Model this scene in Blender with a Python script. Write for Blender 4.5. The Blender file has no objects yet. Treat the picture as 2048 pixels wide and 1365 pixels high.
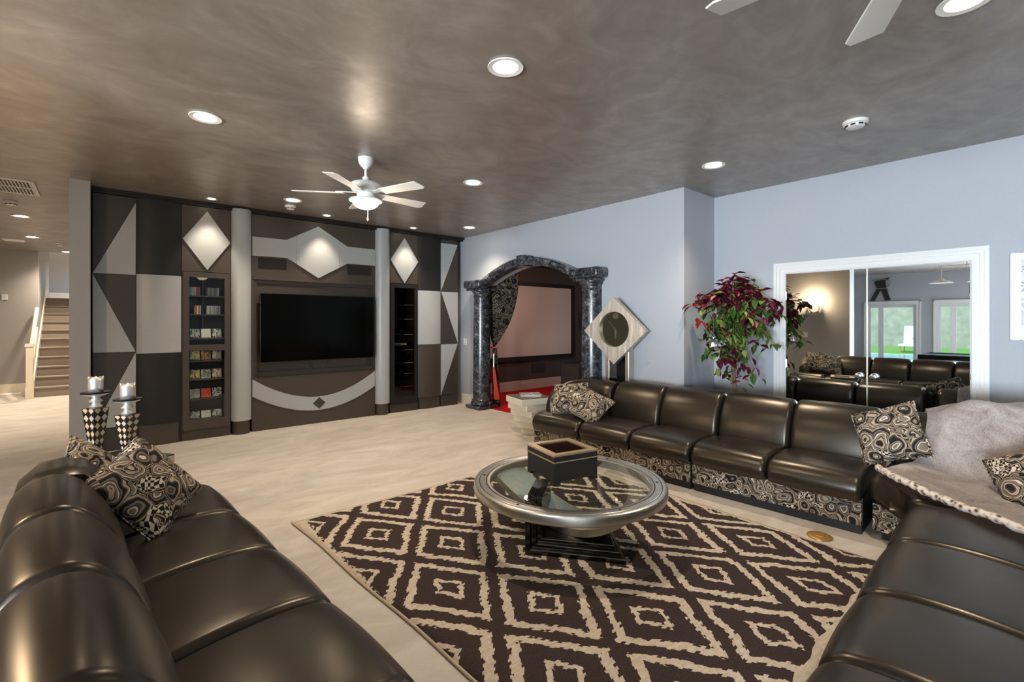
import bpy, bmesh, math, random
from mathutils import Vector, Matrix
random.seed(7)
R = math.radians
S = bpy.context.scene
C = S.collection

# ---------------------------------------------------------------- camera
H = 3.05
cam = bpy.data.objects.new('camera', bpy.data.cameras.new('camera'))
C.objects.link(cam); S.camera = cam
cam.location = (0, 0, 1.50)
cam.rotation_euler = (R(90), 0, -R(40.779))
cam.data.sensor_width = 36; cam.data.lens = 36*950/2048
cam.data.shift_y = -37.5/2048
cam.data.clip_start = 0.02; cam.data.clip_end = 200

# ---------------------------------------------------------------- colour management
S.view_settings.view_transform = 'Standard'
S.view_settings.look = 'None'
S.view_settings.gamma = 1
S.view_settings.use_curve_mapping = False
S.view_settings.exposure = 0.95
S.cycles.use_denoising = True
S.cycles.sample_clamp_indirect = 6
S.cycles.caustics_reflective = False
S.cycles.caustics_refractive = False
S.cycles.max_bounces = 6
S.cycles.diffuse_bounces = 4
S.cycles.glossy_bounces = 4
S.cycles.transmission_bounces = 4
S.cycles.transparent_max_bounces = 8
S.cycles.use_adaptive_sampling = True
S.cycles.adaptive_threshold = 0.02

# ---------------------------------------------------------------- world + sun
W = bpy.data.worlds.new('world'); S.world = W; W.use_nodes = True
wn = W.node_tree
sky = wn.nodes.new('ShaderNodeTexSky')
sky.sky_type = 'NISHITA'; sky.sun_disc = False
sky.sun_elevation = R(48); sky.sun_rotation = R(100); sky.altitude = 200
wn.links.new(sky.outputs[0], wn.nodes['Background'].inputs[0])
wn.nodes['Background'].inputs[1].default_value = 0.40

def light(name, kind, loc, energy, color, **kw):
    l = bpy.data.lights.new(name, kind); l.energy = energy; l.color = color
    for k, v in kw.items():
        if k not in ('rot', 'target'): setattr(l, k, v)
    o = bpy.data.objects.new(name, l); C.objects.link(o); o.location = loc
    if 'rot' in kw: o.rotation_euler = kw['rot']
    if 'target' in kw:
        o.rotation_euler = (Vector(kw['target'])-Vector(loc)).to_track_quat('-Z', 'Y').to_euler()
    return o

light('sun', 'SUN', (0, 0, 20), 2.6, (1, .95, .86), angle=R(1), target=(-9, 4, 0.0))
DAY = (.77, .885, 1.0)
# stand-in daylight at the far wing's two added, unseen doorways (portal-sized area lights in the openings)
for (y0, y1, e) in ((-1.1, .6, 400), (-3.6, -1.6, 400)):
    light('window_daylight', 'AREA', (-7.62, (y0+y1)/2, 1.12), e, DAY, shape='RECTANGLE', size=1.9, size_y=(y1-y0),
          rot=(0, -R(90), 0), spread=R(160))
WARM = (1.0, .825, .635)

# ---------------------------------------------------------------- materials
def mat(name):
    m = bpy.data.materials.new(name); m.use_nodes = True
    nt = m.node_tree
    return m, nt, nt.nodes['Principled BSDF']
def simple(name, col, rough=.5, metal=0, spec=.5, coat=0, emit=None, es=0, trans=0, bump=None, vary=0, ior=None):
    m, nt, b = mat(name)
    b.inputs['Base Color'].default_value = (*col, 1)
    b.inputs['Roughness'].default_value = rough
    b.inputs['Metallic'].default_value = metal
    b.inputs['Specular IOR Level'].default_value = spec
    b.inputs['Coat Weight'].default_value = coat
    b.inputs['Transmission Weight'].default_value = trans
    if ior: b.inputs['IOR'].default_value = ior
    if emit:
        b.inputs['Emission Color'].default_value = (*emit, 1); b.inputs['Emission Strength'].default_value = es
    if bump or vary:
        n = nt.nodes.new('ShaderNodeTexNoise'); n.inputs['Scale'].default_value = (bump or (30, .1))[0]
        n.inputs['Detail'].default_value = 6
        t = nt.nodes.new('ShaderNodeTexCoord'); nt.links.new(t.outputs['Object'], n.inputs['Vector'])
        if bump:
            bp = nt.nodes.new('ShaderNodeBump'); bp.inputs['Strength'].default_value = bump[1]
            bp.inputs['Distance'].default_value = .01
            nt.links.new(n.outputs['Fac'], bp.inputs['Height']); nt.links.new(bp.outputs[0], b.inputs['Normal'])
        if vary:
            r = nt.nodes.new('ShaderNodeMix'); r.data_type = 'RGBA'
            r.inputs[6].default_value = (*[c*(1-vary) for c in col], 1); r.inputs[7].default_value = (*[min(1, c*(1+vary)) for c in col], 1)
            nt.links.new(n.outputs['Fac'], r.inputs[0]); nt.links.new(r.outputs[2], b.inputs['Base Color'])
    return m
class G:
    """tiny node-graph helper"""
    def __init__(s, nt): s.nt = nt
    def n(s, t, **kw):
        x = s.nt.nodes.new(t)
        for k, v in kw.items(): setattr(x, k, v)
        return x
    def l(s, a, b): s.nt.links.new(a, b)
    def m(s, op, a, b=None, c=None):
        x = s.n('ShaderNodeMath', operation=op)
        for i, v in enumerate((a, b, c)):
            if v is None: continue
            if isinstance(v, (int, float)): x.inputs[i].default_value = v
            else: s.l(v, x.inputs[i])
        return x.outputs[0]
    def ramp(s, fac, stops, const=False):
        x = s.n('ShaderNodeValToRGB'); e = x.color_ramp.elements
        if const: x.color_ramp.interpolation = 'CONSTANT'
        while len(e) < len(stops): e.new(.5)
        for i, (p, c) in enumerate(stops):
            e[i].position = p; e[i].color = (*c, 1)
        s.l(fac, x.inputs[0]); return x.outputs[0]
    def mix(s, f, a, b):
        x = s.n('ShaderNodeMix', data_type='RGBA')
        for i, v in ((0, f), (6, a), (7, b)):
            if isinstance(v, tuple): x.inputs[i].default_value = (*v, 1)
            elif isinstance(v, (int, float)): x.inputs[i].default_value = v
            else: s.l(v, x.inputs[i])
        return x.outputs[2]
    def coord(s, out='Object', scale=None, rot=None):
        t = s.n('ShaderNodeTexCoord').outputs[out]
        if scale or rot:
            mp = s.n('ShaderNodeMapping')
            if scale: mp.inputs['Scale'].default_value = scale
            if rot: mp.inputs['Rotation'].default_value = rot
            s.l(t, mp.inputs[0]); t = mp.outputs[0]
        return t
    def noise(s, vec, scale, detail=4, rough=.5, dist=0):
        x = s.n('ShaderNodeTexNoise'); x.inputs['Scale'].default_value = scale; x.inputs['Detail'].default_value = detail
        x.inputs['Roughness'].default_value = rough; x.inputs['Distortion'].default_value = dist
        s.l(vec, x.inputs['Vector']); return x
    def bump(s, h, strength, dist, b):
        x = s.n('ShaderNodeBump'); x.inputs['Strength'].default_value = strength; x.inputs['Distance'].default_value = dist
        s.l(h, x.inputs['Height']); s.l(x.outputs[0], b.inputs['Normal'])

M = {}
# ceiling: dark taupe pearl glaze brushed on in strokes, satin sheen
m, nt, b = mat('ceiling_glaze'); g = G(nt); M['ceiling'] = m
v = g.coord('Object'); n1 = g.noise(g.coord('Object', scale=(1, 1.15, 1), rot=(0, 0, .5)), 1.5, 6, .60, 2.2)
n2 = g.noise(g.coord('Object', scale=(1, 1.5, 1), rot=(0, 0, -.7)), 2.4, 5, .55, 1.6)
f = g.m('ADD', g.m('MULTIPLY', n1.outputs['Fac'], .6), g.m('MULTIPLY', n2.outputs['Fac'], .4))
g.l(g.ramp(f, [(.32, (.235, .197, .164)), (.5, (.30, .258, .219)), (.68, (.395, .348, .302))]), b.inputs['Base Color'])
g.l(g.m('MULTIPLY_ADD', f, -.20, .46), b.inputs['Roughness'])
b.inputs['Specular IOR Level'].default_value = 1.0; b.inputs['Metallic'].default_value = .15
n3 = g.noise(g.coord('Object', scale=(14, 90, 1)), 1.0, 3)
g.bump(n3.outputs['Fac'], .05, .004, b)

M['wall'] = simple('wall_bluegrey_paint', (.40, .415, .445), .55, spec=.3, bump=(55, .06), vary=.04)
M['wall_warm'] = simple('wall_grey_paint', (.36, .345, .33), .55, spec=.3, bump=(55, .06), vary=.04)
M['wall_theatre'] = simple('theatre_brown_paint', (.070, .049, .042), .7, spec=.2, bump=(40, .05))
M['trim'] = simple('trim_cream_paint', (.80, .72, .60), .35)
M['white'] = simple('white_gloss_paint', (.70, .69, .67), .3)
M['whitemetal'] = simple('white_enamel', (.86, .83, .78), .32)

# carpet
m, nt, b = mat('carpet_beige'); g = G(nt); M['carpet'] = m
v = g.coord('Object')
a1 = g.noise(v, 260, 4, .7); a2 = g.noise(g.coord('Object', scale=(1, 2.2, 1), rot=(0, 0, .6)), 1.6, 6, .65, 1.2)
f = g.m('ADD', g.m('MULTIPLY', a1.outputs['Fac'], .45), g.m('MULTIPLY', a2.outputs['Fac'], .55))
g.l(g.ramp(f, [(.33, (.42, .375, .325)), (.5, (.565, .515, .46)), (.66, (.69, .645, .59))]), b.inputs['Base Color'])
b.inputs['Roughness'].default_value = .95; b.inputs['Specular IOR Level'].default_value = .1
b.inputs['Sheen Weight'].default_value = .25
g.bump(a1.outputs['Fac'], .5, .006, b)
M['redcarpet'] = simple('carpet_red', (.42, .010, .012), .95, spec=.1, bump=(250, .4))
M['staircarpet'] = simple('carpet_grey_brown', (.30, .255, .215), .95, spec=.1, bump=(250, .4), vary=.15)

# leather
m, nt, b = mat('black_leather'); g = G(nt); M['leather'] = m
v = g.coord('Object'); nn = g.noise(v, 7, 3, .5)
b.inputs['Base Color'].default_value = (.014, .0105, .0075, 1)
b.inputs['Specular Tint'].default_value = (1, .87, .72, 1)
g.l(g.m('MULTIPLY_ADD', nn.outputs['Fac'], .06, .275), b.inputs['Roughness'])
b.inputs['Specular IOR Level'].default_value = .62
g.bump(g.noise(v, 5, 2, .4).outputs['Fac'], .10, .01, b)
M['leather_flat'] = simple('black_leather_panel', (.012, .011, .010), .5, spec=.4, bump=(120, .08))
M['toe'] = simple('black_toe_kick', (.010, .009, .009), .55)

# abstract tapestry fabric in black, grey, tan, cream
def tapestry(name, scale, seed, dim=1.0):
    m, nt, b = mat(name); g = G(nt)
    v0 = g.coord('Object')
    nz = g.noise(v0, 7, 2); 
    vm = g.n('ShaderNodeVectorMath', operation='MULTIPLY_ADD')
    g.l(nz.outputs['Color'], vm.inputs[0]); vm.inputs[1].default_value = (.13, .13, .13); g.l(v0, vm.inputs[2])
    off = g.n('ShaderNodeVectorMath', operation='ADD'); g.l(vm.outputs[0], off.inputs[0]); off.inputs[1].default_value = (seed*3.1, seed*1.7, seed*.9)
    vc = off.outputs[0]
    vo = g.n('ShaderNodeTexVoronoi'); vo.inputs['Scale'].default_value = scale; g.l(vc, vo.inputs['Vector'])
    ve = g.n('ShaderNodeTexVoronoi', feature='DISTANCE_TO_EDGE'); ve.inputs['Scale'].default_value = scale; g.l(vc, ve.inputs['Vector'])
    sep = g.n('ShaderNodeSeparateColor'); g.l(vo.outputs['Color'], sep.inputs[0])
    band = g.m('FRACT', g.m('ADD', g.m('MULTIPLY', vo.outputs['Distance'], 1.9), sep.outputs[0]))
    K, D, GY, T, CR = [tuple(c*dim for c in q_) for q_ in ((.014, .011, .010), (.065, .050, .040), (.20, .165, .13), (.42, .335, .245), (.68, .585, .455))]
    c1 = g.ramp(band, [(0, K), (.20, D), (.30, T), (.46, K), (.52, GY), (.70, CR), (.78, D), (.88, GY)], True)
    # small chequers in some cells
    ck = g.n('ShaderNodeTexChecker'); ck.inputs['Scale'].default_value = scale*5.5; g.l(vc, ck.inputs['Vector'])
    ck.inputs['Color1'].default_value = (*CR, 1); ck.inputs['Color2'].default_value = (*K, 1)
    c2 = g.mix(g.m('GREATER_THAN', sep.outputs[1], .80), c1, ck.outputs['Color'])
    edge = g.ramp(ve.outputs['Distance'], [(0, K), (.022, T), (.045, K)], True)
    e2 = g.m('MULTIPLY', g.m('LESS_THAN', ve.outputs['Distance'], .065), g.m('GREATER_THAN', sep.outputs[2], .35))
    c3 = g.mix(e2, c2, edge)
    w = g.noise(v0, 900, 2)
    c4 = g.n('ShaderNodeMix', data_type='RGBA', blend_type='MULTIPLY'); c4.inputs[0].default_value = .6
    g.l(c3, c4.inputs[6]); g.l(g.ramp(w.outputs['Fac'], [(.3, (.55, .55, .55)), (.7, (1.25, 1.25, 1.25))]), c4.inputs[7])
    g.l(c4.outputs[2], b.inputs['Base Color'])
    b.inputs['Roughness'].default_value = .8; b.inputs['Specular IOR Level'].default_value = .2
    g.bump(w.outputs['Fac'], .25, .003, b)
    return m
M['tap1'] = tapestry('tapestry_pillow', 9, 1)
M['tap2'] = tapestry('tapestry_pillow_b', 9.5, 4)
M['tap_band'] = tapestry('tapestry_band', 11, 9)
M['tap_curtain'] = tapestry('tapestry_curtain', 7, 6, .50)

# feature wall
def lam(name, col, rough, vary=.12):
    m, nt, b = mat(name); g = G(nt)
    n = g.noise(g.coord('Object', scale=(1, 1, 25)), 6, 4, .6)
    g.l(g.ramp(n.outputs['Fac'], [(.3, tuple(c*(1-vary) for c in col)), (.7, tuple(c*(1+vary) for c in col))]), b.inputs['Base Color'])
    b.inputs['Roughness'].default_value = rough; b.inputs['Specular IOR Level'].default_value = .45
    return m
M['char'] = lam('charcoal_laminate', (.052, .045, .038), .42)
M['dark'] = lam('black_laminate', (.0095, .0085, .0075), .55)
M['brown'] = lam('dark_taupe_laminate', (.066, .053, .042), .42)
M['grey'] = lam('grey_laminate', (.405, .425, .43), .38, .04)
M['colgrey'] = simple('column_grey_lacquer', (.42, .45, .47), .34)
M['black'] = simple('black_gloss', (.006, .006, .006), .12)
M['blackmat'] = simple('black_matte', (.010, .009, .009), .6)
M['screen_tv'] = simple('tv_glass', (.002, .002, .002), .10, spec=.08)
M['speaker'] = simple('speaker_cloth', (.022, .018, .015), .9, bump=(400, .5))
# thin pane glass
m, nt, b = mat('clear_glass'); g = G(nt); M['glass'] = m
tr = g.n('ShaderNodeBsdfTransparent'); tr.inputs[0].default_value = (.93, .96, .95, 1)
gl = g.n('ShaderNodeBsdfGlossy'); gl.inputs['Roughness'].default_value = .02
fr = g.n('ShaderNodeFresnel'); fr.inputs[0].default_value = 1.45
mx = g.n('ShaderNodeMixShader'); bf = g.n('ShaderNodeNewGeometry'); g.l(g.m('MULTIPLY', fr.outputs[0], g.m('SUBTRACT', 1, bf.outputs['Backfacing'])), mx.inputs[0]); g.l(tr.outputs[0], mx.inputs[1]); g.l(gl.outputs[0], mx.inputs[2])
g.l(mx.outputs[0], nt.nodes['Material Output'].inputs[0])
m2 = m.copy(); M['table_glass'] = m2
for n in m2.node_tree.nodes:
    if n.type == 'BSDF_TRANSPARENT': n.inputs[0].default_value = (.92, .955, .935, 1)
m3 = m.copy(); M['smoke_glass'] = m3
for n in m3.node_tree.nodes:
    if n.type == 'BSDF_TRANSPARENT': n.inputs[0].default_value = (.66, .64, .62, 1)
M['mirror'] = simple('mirror_silver', (.80, .83, .84), .012, metal=1)
M['chrome'] = simple('chrome', (.82, .80, .77), .12, metal=1)
M['silver'] = simple('brushed_silver', (.62, .57, .48), .30, metal=1, bump=(180, .04))
M['pewter'] = simple('aged_pewter_leaf', (.55, .53, .47), .30, metal=1, bump=(25, .08), vary=.18)
M['silverleaf'] = simple('silver_leaf_candle', (.74, .70, .65), .38, metal=.7, bump=(40, .25))
M['gold'] = simple('pale_gold_trim', (.50, .37, .22), .35, metal=.6)
M['brass'] = simple('aged_brass', (.52, .30, .09), .4, metal=.7)
M['cream'] = simple('cream_lacquer_slab', (.72, .66, .54), .35)
M['slate'] = simple('dark_grey_stone', (.075, .068, .058), .35)
# brushed clock face
m, nt, b = mat('brushed_aluminium'); g = G(nt); M['brush'] = m
n = g.noise(g.coord('Object', scale=(1, 1, .12)), 26, 5, .6, .6)
g.l(g.ramp(n.outputs['Fac'], [(.3, (.42, .37, .31)), (.55, (.62, .56, .49)), (.72, (.85, .80, .73))]), b.inputs['Base Color'])
b.inputs['Metallic'].default_value = .55; b.inputs['Roughness'].default_value = .35
# black marble
m, nt, b = mat('black_marble'); g = G(nt); M['marble'] = m
v = g.coord('Object'); n = g.noise(v, 9, 9, .68, 1.0); n2 = g.noise(v, 34, 5, .6, .4)
f = g.m('ADD', g.m('MULTIPLY', n.outputs['Fac'], .6), g.m('MULTIPLY', n2.outputs['Fac'], .4))
g.l(g.ramp(f, [(.40, (.008, .0085, .010)), (.49, (.032, .034, .040)), (.57, (.10, .107, .12)), (.66, (.28, .29, .31))]), b.inputs['Base Color'])
b.inputs['Roughness'].default_value = .22; b.inputs['Specular IOR Level'].default_value = .6
# harlequin
m, nt, b = mat('harlequin_inlay'); g = G(nt); M['harl'] = m
u = g.n('ShaderNodeUVMap').outputs[0]; sx = g.n('ShaderNodeSeparateXYZ'); g.l(u, sx.inputs[0])
p = g.m('ADD', sx.outputs[0], sx.outputs[1]); q = g.m('SUBTRACT', sx.outputs[0], sx.outputs[1])
ck = g.m('ADD', g.m('GREATER_THAN', g.m('FRACT', p), .5), 0); ck2 = g.m('GREATER_THAN', g.m('FRACT', q), .5)
x = g.m('ABSOLUTE', g.m('SUBTRACT', ck, ck2))
inv = g.m('SUBTRACT', 1, x)
wn2 = g.n('ShaderNodeTexWhiteNoise', noise_dimensions='2D')
fl = g.n('ShaderNodeCombineXYZ'); g.l(g.m('FLOOR', g.m('MULTIPLY', p, 2)), fl.inputs[0]); g.l(g.m('FLOOR', g.m('MULTIPLY', q, 2)), fl.inputs[1]); g.l(fl.outputs[0], wn2.inputs['Vector'])
lt = g.ramp(wn2.outputs['Value'], [(0, (.62, .47, .30)), (.4, (.48, .44, .38)), (.75, (.70, .56, .40))], True)
pd = g.m('LESS_THAN', g.m('ABSOLUTE', g.m('SUBTRACT', g.m('FRACT', g.m('MULTIPLY', p, 2)), .5)), .44)
qd = g.m('LESS_THAN', g.m('ABSOLUTE', g.m('SUBTRACT', g.m('FRACT', g.m('MULTIPLY', q, 2)), .5)), .44)
g.l(g.mix(g.m('MULTIPLY', g.m('MULTIPLY', inv, pd), qd), (.010, .009, .009), lt), b.inputs['Base Color'])
b.inputs['Roughness'].default_value = .3
# rug: ikat diamonds, weft-jagged edges (object coords are room metres)
m, nt, b = mat('ikat_rug'); g = G(nt); M['rug'] = m
o = g.n('ShaderNodeTexCoord').outputs['Object']; sp = g.n('ShaderNodeSeparateXYZ'); g.l(o, sp.inputs[0])
X0, Y0 = sp.outputs[0], sp.outputs[1]
rowv = g.n('ShaderNodeCombineXYZ'); g.l(g.m('FLOOR', g.m('MULTIPLY', X0, 13)), rowv.inputs[1]); g.l(g.m('FLOOR', g.m('MULTIPLY', Y0, 62)), rowv.inputs[0])
wn3 = g.n('ShaderNodeTexWhiteNoise', noise_dimensions='2D'); g.l(rowv.outputs[0], wn3.inputs['Vector'])
nzx = g.noise(o, 3.2, 2); nzy = g.noise(g.coord('Object', scale=(1, 1.3, 1)), 4.1, 2)
jag = g.m('MULTIPLY', g.m('SUBTRACT', wn3.outputs['Value'], .5), .026)
xx = g.m('ADD', g.m('ADD', X0, jag), g.m('MULTIPLY', g.m('SUBTRACT', nzx.outputs['Fac'], .5), .07))
yy = g.m('ADD', Y0, g.m('MULTIPLY', g.m('SUBTRACT', nzy.outputs['Fac'], .5), .07))
uu = g.m('DIVIDE', g.m('SUBTRACT', xx, 1.465), .63); vv = g.m('DIVIDE', g.m('SUBTRACT', yy, 2.24), .89)
p = g.m('ADD', uu, vv); q = g.m('SUBTRACT', uu, vv)
dp = g.m('ABSOLUTE', g.m('SUBTRACT', p, g.m('ROUND', p))); dq = g.m('ABSOLUTE', g.m('SUBTRACT', q, g.m('ROUND', q)))
d = g.m('MAXIMUM', dp, dq)
fz = g.noise(o, 300, 3, .7); fz2 = g.noise(g.coord('Object', scale=(1, 3, 1)), 24, 4, .6)
dk = g.ramp(fz.outputs['Fac'], [(.3, (.020, .013, .013)), (.55, (.052, .036, .034)), (.75, (.12, .092, .084))])
lt = g.ramp(fz2.outputs['Fac'], [(.3, (.43, .365, .29)), (.6, (.57, .495, .405)), (.8, (.66, .585, .49))])
msk = g.ramp(d, [(0, (0, 0, 0)), (.100, (1, 1, 1)), (.153, (0, 0, 0)), (.345, (1, 1, 1)), (.430, (0, 0, 0))], True)
# plain light border near the edges (object origin at rug centre bottom -> use world-like coords kept in mesh)
inx = g.m('MULTIPLY', g.m('GREATER_THAN', xx, 1.15), g.m('LESS_THAN', xx, 3.66))
iny = g.m('MULTIPLY', g.m('GREATER_THAN', yy, .74), g.m('LESS_THAN', yy, 3.715))
inside = g.m('MULTIPLY', inx, iny)
mk2 = g.m('MAXIMUM', msk, g.m('SUBTRACT', 1, inside))
g.l(g.mix(mk2, dk, lt), b.inputs['Base Color'])
b.inputs['Roughness'].default_value = .95; b.inputs['Specular IOR Level'].default_value = .08
g.bump(fz.outputs['Fac'], .5, .006, b)
M['rug_edge'] = simple('rug_selvedge_tan', (.50, .41, .30), .95, spec=.1, bump=(200, .4), vary=.2)
# fur
m, nt, b = mat('mauve_faux_fur'); g = G(nt); M['fur'] = m
v = g.coord('Object'); n = g.noise(v, 6, 7, .7, .8); n2 = g.noise(g.coord('Object', scale=(1, 1, .35)), 130, 4, .7)
f = g.m('ADD', g.m('MULTIPLY', n.outputs['Fac'], .6), g.m('MULTIPLY', n2.outputs['Fac'], .4))
g.l(g.ramp(f, [(.36, (.40, .31, .28)), (.48, (.70, .61, .58)), (.60, (.92, .86, .84))]), b.inputs['Base Color'])
b.inputs['Roughness'].default_value = .85; b.inputs['Sheen Weight'].default_value = .6; b.inputs['Specular IOR Level'].default_value = .15
g.bump(f, .9, .02, b)
m, nt, b = mat('spotted_fur_trim'); g = G(nt); M['leopard'] = m
vo = g.n('ShaderNodeTexVoronoi'); vo.inputs['Scale'].default_value = 38; g.l(g.coord('Object'), vo.inputs['Vector'])
n = g.noise(g.coord('Object'), 20, 4); 
g.l(g.ramp(g.m('ADD', vo.outputs['Distance'], g.m('MULTIPLY', n.outputs['Fac'], .25)), [(.34, (.05, .035, .03)), (.46, (.34, .25, .19)), (.75, (.66, .57, .48))]), b.inputs['Base Color'])
b.inputs['Roughness'].default_value = .9; g.bump(n.outputs['Fac'], .6, .01, b)
# foliage
def leafmat(name, c1, c2):
    m, nt, b = mat(name); g = G(nt)
    oi = g.n('ShaderNodeObjectInfo'); g.l(g.mix(oi.outputs['Random'], c1, c2), b.inputs['Base Color'])
    b.inputs['Roughness'].default_value = .42; return m
M['leaf_red'] = leafmat('leaf_burgundy', (.085, .008, .022), (.22, .018, .045))
M['leaf_green'] = leafmat('leaf_green', (.045, .13, .025), (.19, .33, .06))
M['leaf_lime'] = leafmat('leaf_lime_variegated', (.30, .40, .08), (.55, .52, .16))
M['leaf_scarlet'] = leafmat('leaf_scarlet', (.45, .03, .03), (.55, .06, .04))
M['bark'] = simple('bark_brown', (.20, .115, .07), .8, bump=(40, .6), vary=.3)
# theatre + lamps
M['proj'] = simple('projection_screen_cloth', (.50, .385, .33), .8, spec=.1)
M['lamp'] = simple('lamp_lens_glow', (.9, .85, .75), .4, emit=(1, .88, .68), es=14)
M['bowl'] = simple('frosted_bowl_glow', (.95, .9, .8), .4, emit=(1, .84, .58), es=6)
M['sconce_glow'] = simple('sconce_glow', (.95, .9, .8), .4, emit=(1, .80, .50), es=12)
M['tassel'] = simple('red_tassel_silk', (.55, .035, .02), .5, bump=(200, .5))
M['edge_glass'] = simple('green_glass_rim', (.55, .70, .62), .15, spec=.8)
# outdoors
M['grass'] = simple('lawn', (.10, .24, .03), .9, bump=(60, .5), vary=.3)
M['deck'] = simple('pool_deck_concrete', (.75, .73, .70), .8, vary=.05)
M['water'] = simple('pool_water', (.08, .42, .50), .08)
M['stone'] = simple('rough_stone_wall', (.26, .27, .20), .9, bump=(3, 1), vary=.5)
M['shrub'] = simple('hedge_green', (.10, .22, .04), .9, bump=(12, 1), vary=.5)
M['cloth_w'] = simple('white_outdoor_cloth', (.8, .8, .8), .8)
M['bluetop'] = simple('blue_felt', (.03, .10, .16), .5)
M['ochre'] = simple('ochre_drape', (.62, .45, .16), .8)

# ---------------------------------------------------------------- mesh helpers
def V(*a): return Vector(a)
def link(o, parent=None):
    C.objects.link(o)
    if parent: o.parent = parent
    return o
def obj(name, bm, material, parent=None, smooth=False, label=None, cat=None, group=None, kind=None, origin=None, keep=False, autosmooth=None):
    """bm is in room coordinates; the mesh is moved into its parent's frame (or to its own base point)"""
    bmesh.ops.recalc_face_normals(bm, faces=bm.faces)
    me = bpy.data.meshes.new(name); bm.to_mesh(me); bm.free()
    for mm in (material if isinstance(material, (list, tuple)) else [material]): me.materials.append(mm)
    if smooth:
        for p in me.polygons: p.use_smooth = True
        if autosmooth: me.set_sharp_from_angle(angle=R(autosmooth))
    o = bpy.data.objects.new(name, me)
    if parent:
        root = parent
        mw = Matrix.Identity(4); ch = []
        q = parent
        while q: ch.append(q); q = q.parent
        for q in reversed(ch): mw = mw @ Matrix.LocRotScale(q.location, q.rotation_euler, q.scale)
        me.transform(mw.inverted())
        link(o, parent)
    else:
        if not keep:
            if origin is None:
                xs = [v.co for v in me.vertices]
                origin = V((min(c.x for c in xs)+max(c.x for c in xs))/2, (min(c.y for c in xs)+max(c.y for c in xs))/2, min(c.z for c in xs))
            me.transform(Matrix.Translation(-Vector(origin))); o.location = origin
        link(o)
    tag(o, label, cat, group, kind)
    return o
def tag(o, label=None, cat=None, group=None, kind=None):
    if label: o['label'] = label
    if cat: o['category'] = cat
    if group: o['group'] = group
    if kind: o['kind'] = kind
    return o
def thing(name, label, cat, loc, rotz=0, group=None, kind=None):
    o = bpy.data.objects.new(name, None); o.empty_display_size = .1
    o.location = loc; o.rotation_euler = (0, 0, rotz); C.objects.link(o)
    return tag(o, label, cat, group, kind)
def box(bm, x0, x1, y0, y1, z0, z1, mtx=None, mi=0):
    vs = [bm.verts.new((x, y, z)) for x in (x0, x1) for y in (y0, y1) for z in (z0, z1)]
    if mtx:
        for v in vs: v.co = mtx @ v.co
    fs = [(0, 1, 3, 2), (4, 6, 7, 5), (0, 4, 5, 1), (2, 3, 7, 6), (0, 2, 6, 4), (1, 5, 7, 3)]
    out = []
    for f in fs:
        ff = bm.faces.new([vs[i] for i in f]); ff.material_index = mi; out.append(ff)
    return vs
def bxb(*a, bev=0, seg=2, mtx=None):
    bm = bmesh.new(); box(bm, *a, mtx=None)
    if bev: bmesh.ops.bevel(bm, geom=list(bm.edges), offset=bev, segments=seg, affect='EDGES', profile=.5)
    if mtx: bm.transform(mtx)
    return bm
def prism(poly, lo, hi, axis='y', bm=None):
    """extrude 2-D polygon: axis y -> poly is (x,z); axis x -> (y,z); axis z -> (x,y)"""
    bm = bm or bmesh.new()
    def P(a, b, t): return {'y': (a, t, b), 'x': (t, a, b), 'z': (a, b, t)}[axis]
    A = [bm.verts.new(P(a, b_, lo)) for a, b_ in poly]; B = [bm.verts.new(P(a, b_, hi)) for a, b_ in poly]
    n = len(poly)
    bm.faces.new(A); bm.faces.new(B[::-1])
    for i in range(n): bm.faces.new((A[i], B[i], B[(i+1) % n], A[(i+1) % n]))
    return bm
def lathe(prof, seg=32, loc=(0, 0, 0), bm=None, a0=0, a1=2*math.pi, uv=None):
    bm = bm or bmesh.new()
    full = abs(a1-a0-2*math.pi) < 1e-6
    n = seg if full else seg+1
    rings = []
    for r, z in prof:
        if r < 1e-6: rings.append([bm.verts.new((loc[0], loc[1], loc[2]+z))])
        else: rings.append([bm.verts.new((loc[0]+r*math.cos(a0+(a1-a0)*i/seg), loc[1]+r*math.sin(a0+(a1-a0)*i/seg), loc[2]+z)) for i in range(n)])
    for k in range(len(rings)-1):
        A, B = rings[k], rings[k+1]
        for i in range(seg):
            j = (i+1) % n
            try:
                if len(A) == 1 and len(B) > 1: bm.faces.new((A[0], B[i], B[j]))
                elif len(B) == 1 and len(A) > 1: bm.faces.new((A[i], A[j], B[0]))
                elif len(A) > 1: bm.faces.new((A[i], A[j], B[j], B[i]))
            except ValueError: pass
    if full:
        for rg in (rings[0], rings[-1]):
            if len(rg) > 2:
                try: bm.faces.new(rg)
                except ValueError: pass
    return bm
def tube(pts, r, seg=8, bm=None, closed=False, cap=True):
    bm = bm or bmesh.new(); pts = [Vector(p) for p in pts]; rings = []
    n = len(pts)
    rr = r if isinstance(r, (list, tuple)) else [r]*n
    up = Vector((0, 0, 1))
    for i, p in enumerate(pts):
        a = pts[(i-1) % n] if (closed or i > 0) else p; c = pts[(i+1) % n] if (closed or i < n-1) else p
        t = (c-a).normalized()
        s = t.cross(up)
        if s.length < 1e-3: s = t.cross(Vector((1, 0, 0)))
        s.normalize(); w = s.cross(t)
        rings.append([bm.verts.new(p+(s*math.cos(2*math.pi*k/seg)+w*math.sin(2*math.pi*k/seg))*rr[i]) for k in range(seg)])
    for i in range(n if closed else n-1):
        A, B = rings[i], rings[(i+1) % n]
        for k in range(seg): bm.faces.new((A[k], A[(k+1) % seg], B[(k+1) % seg], B[k]))
    if cap and not closed: bm.faces.new(rings[0][::-1]); bm.faces.new(rings[-1])
    return bm
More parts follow.
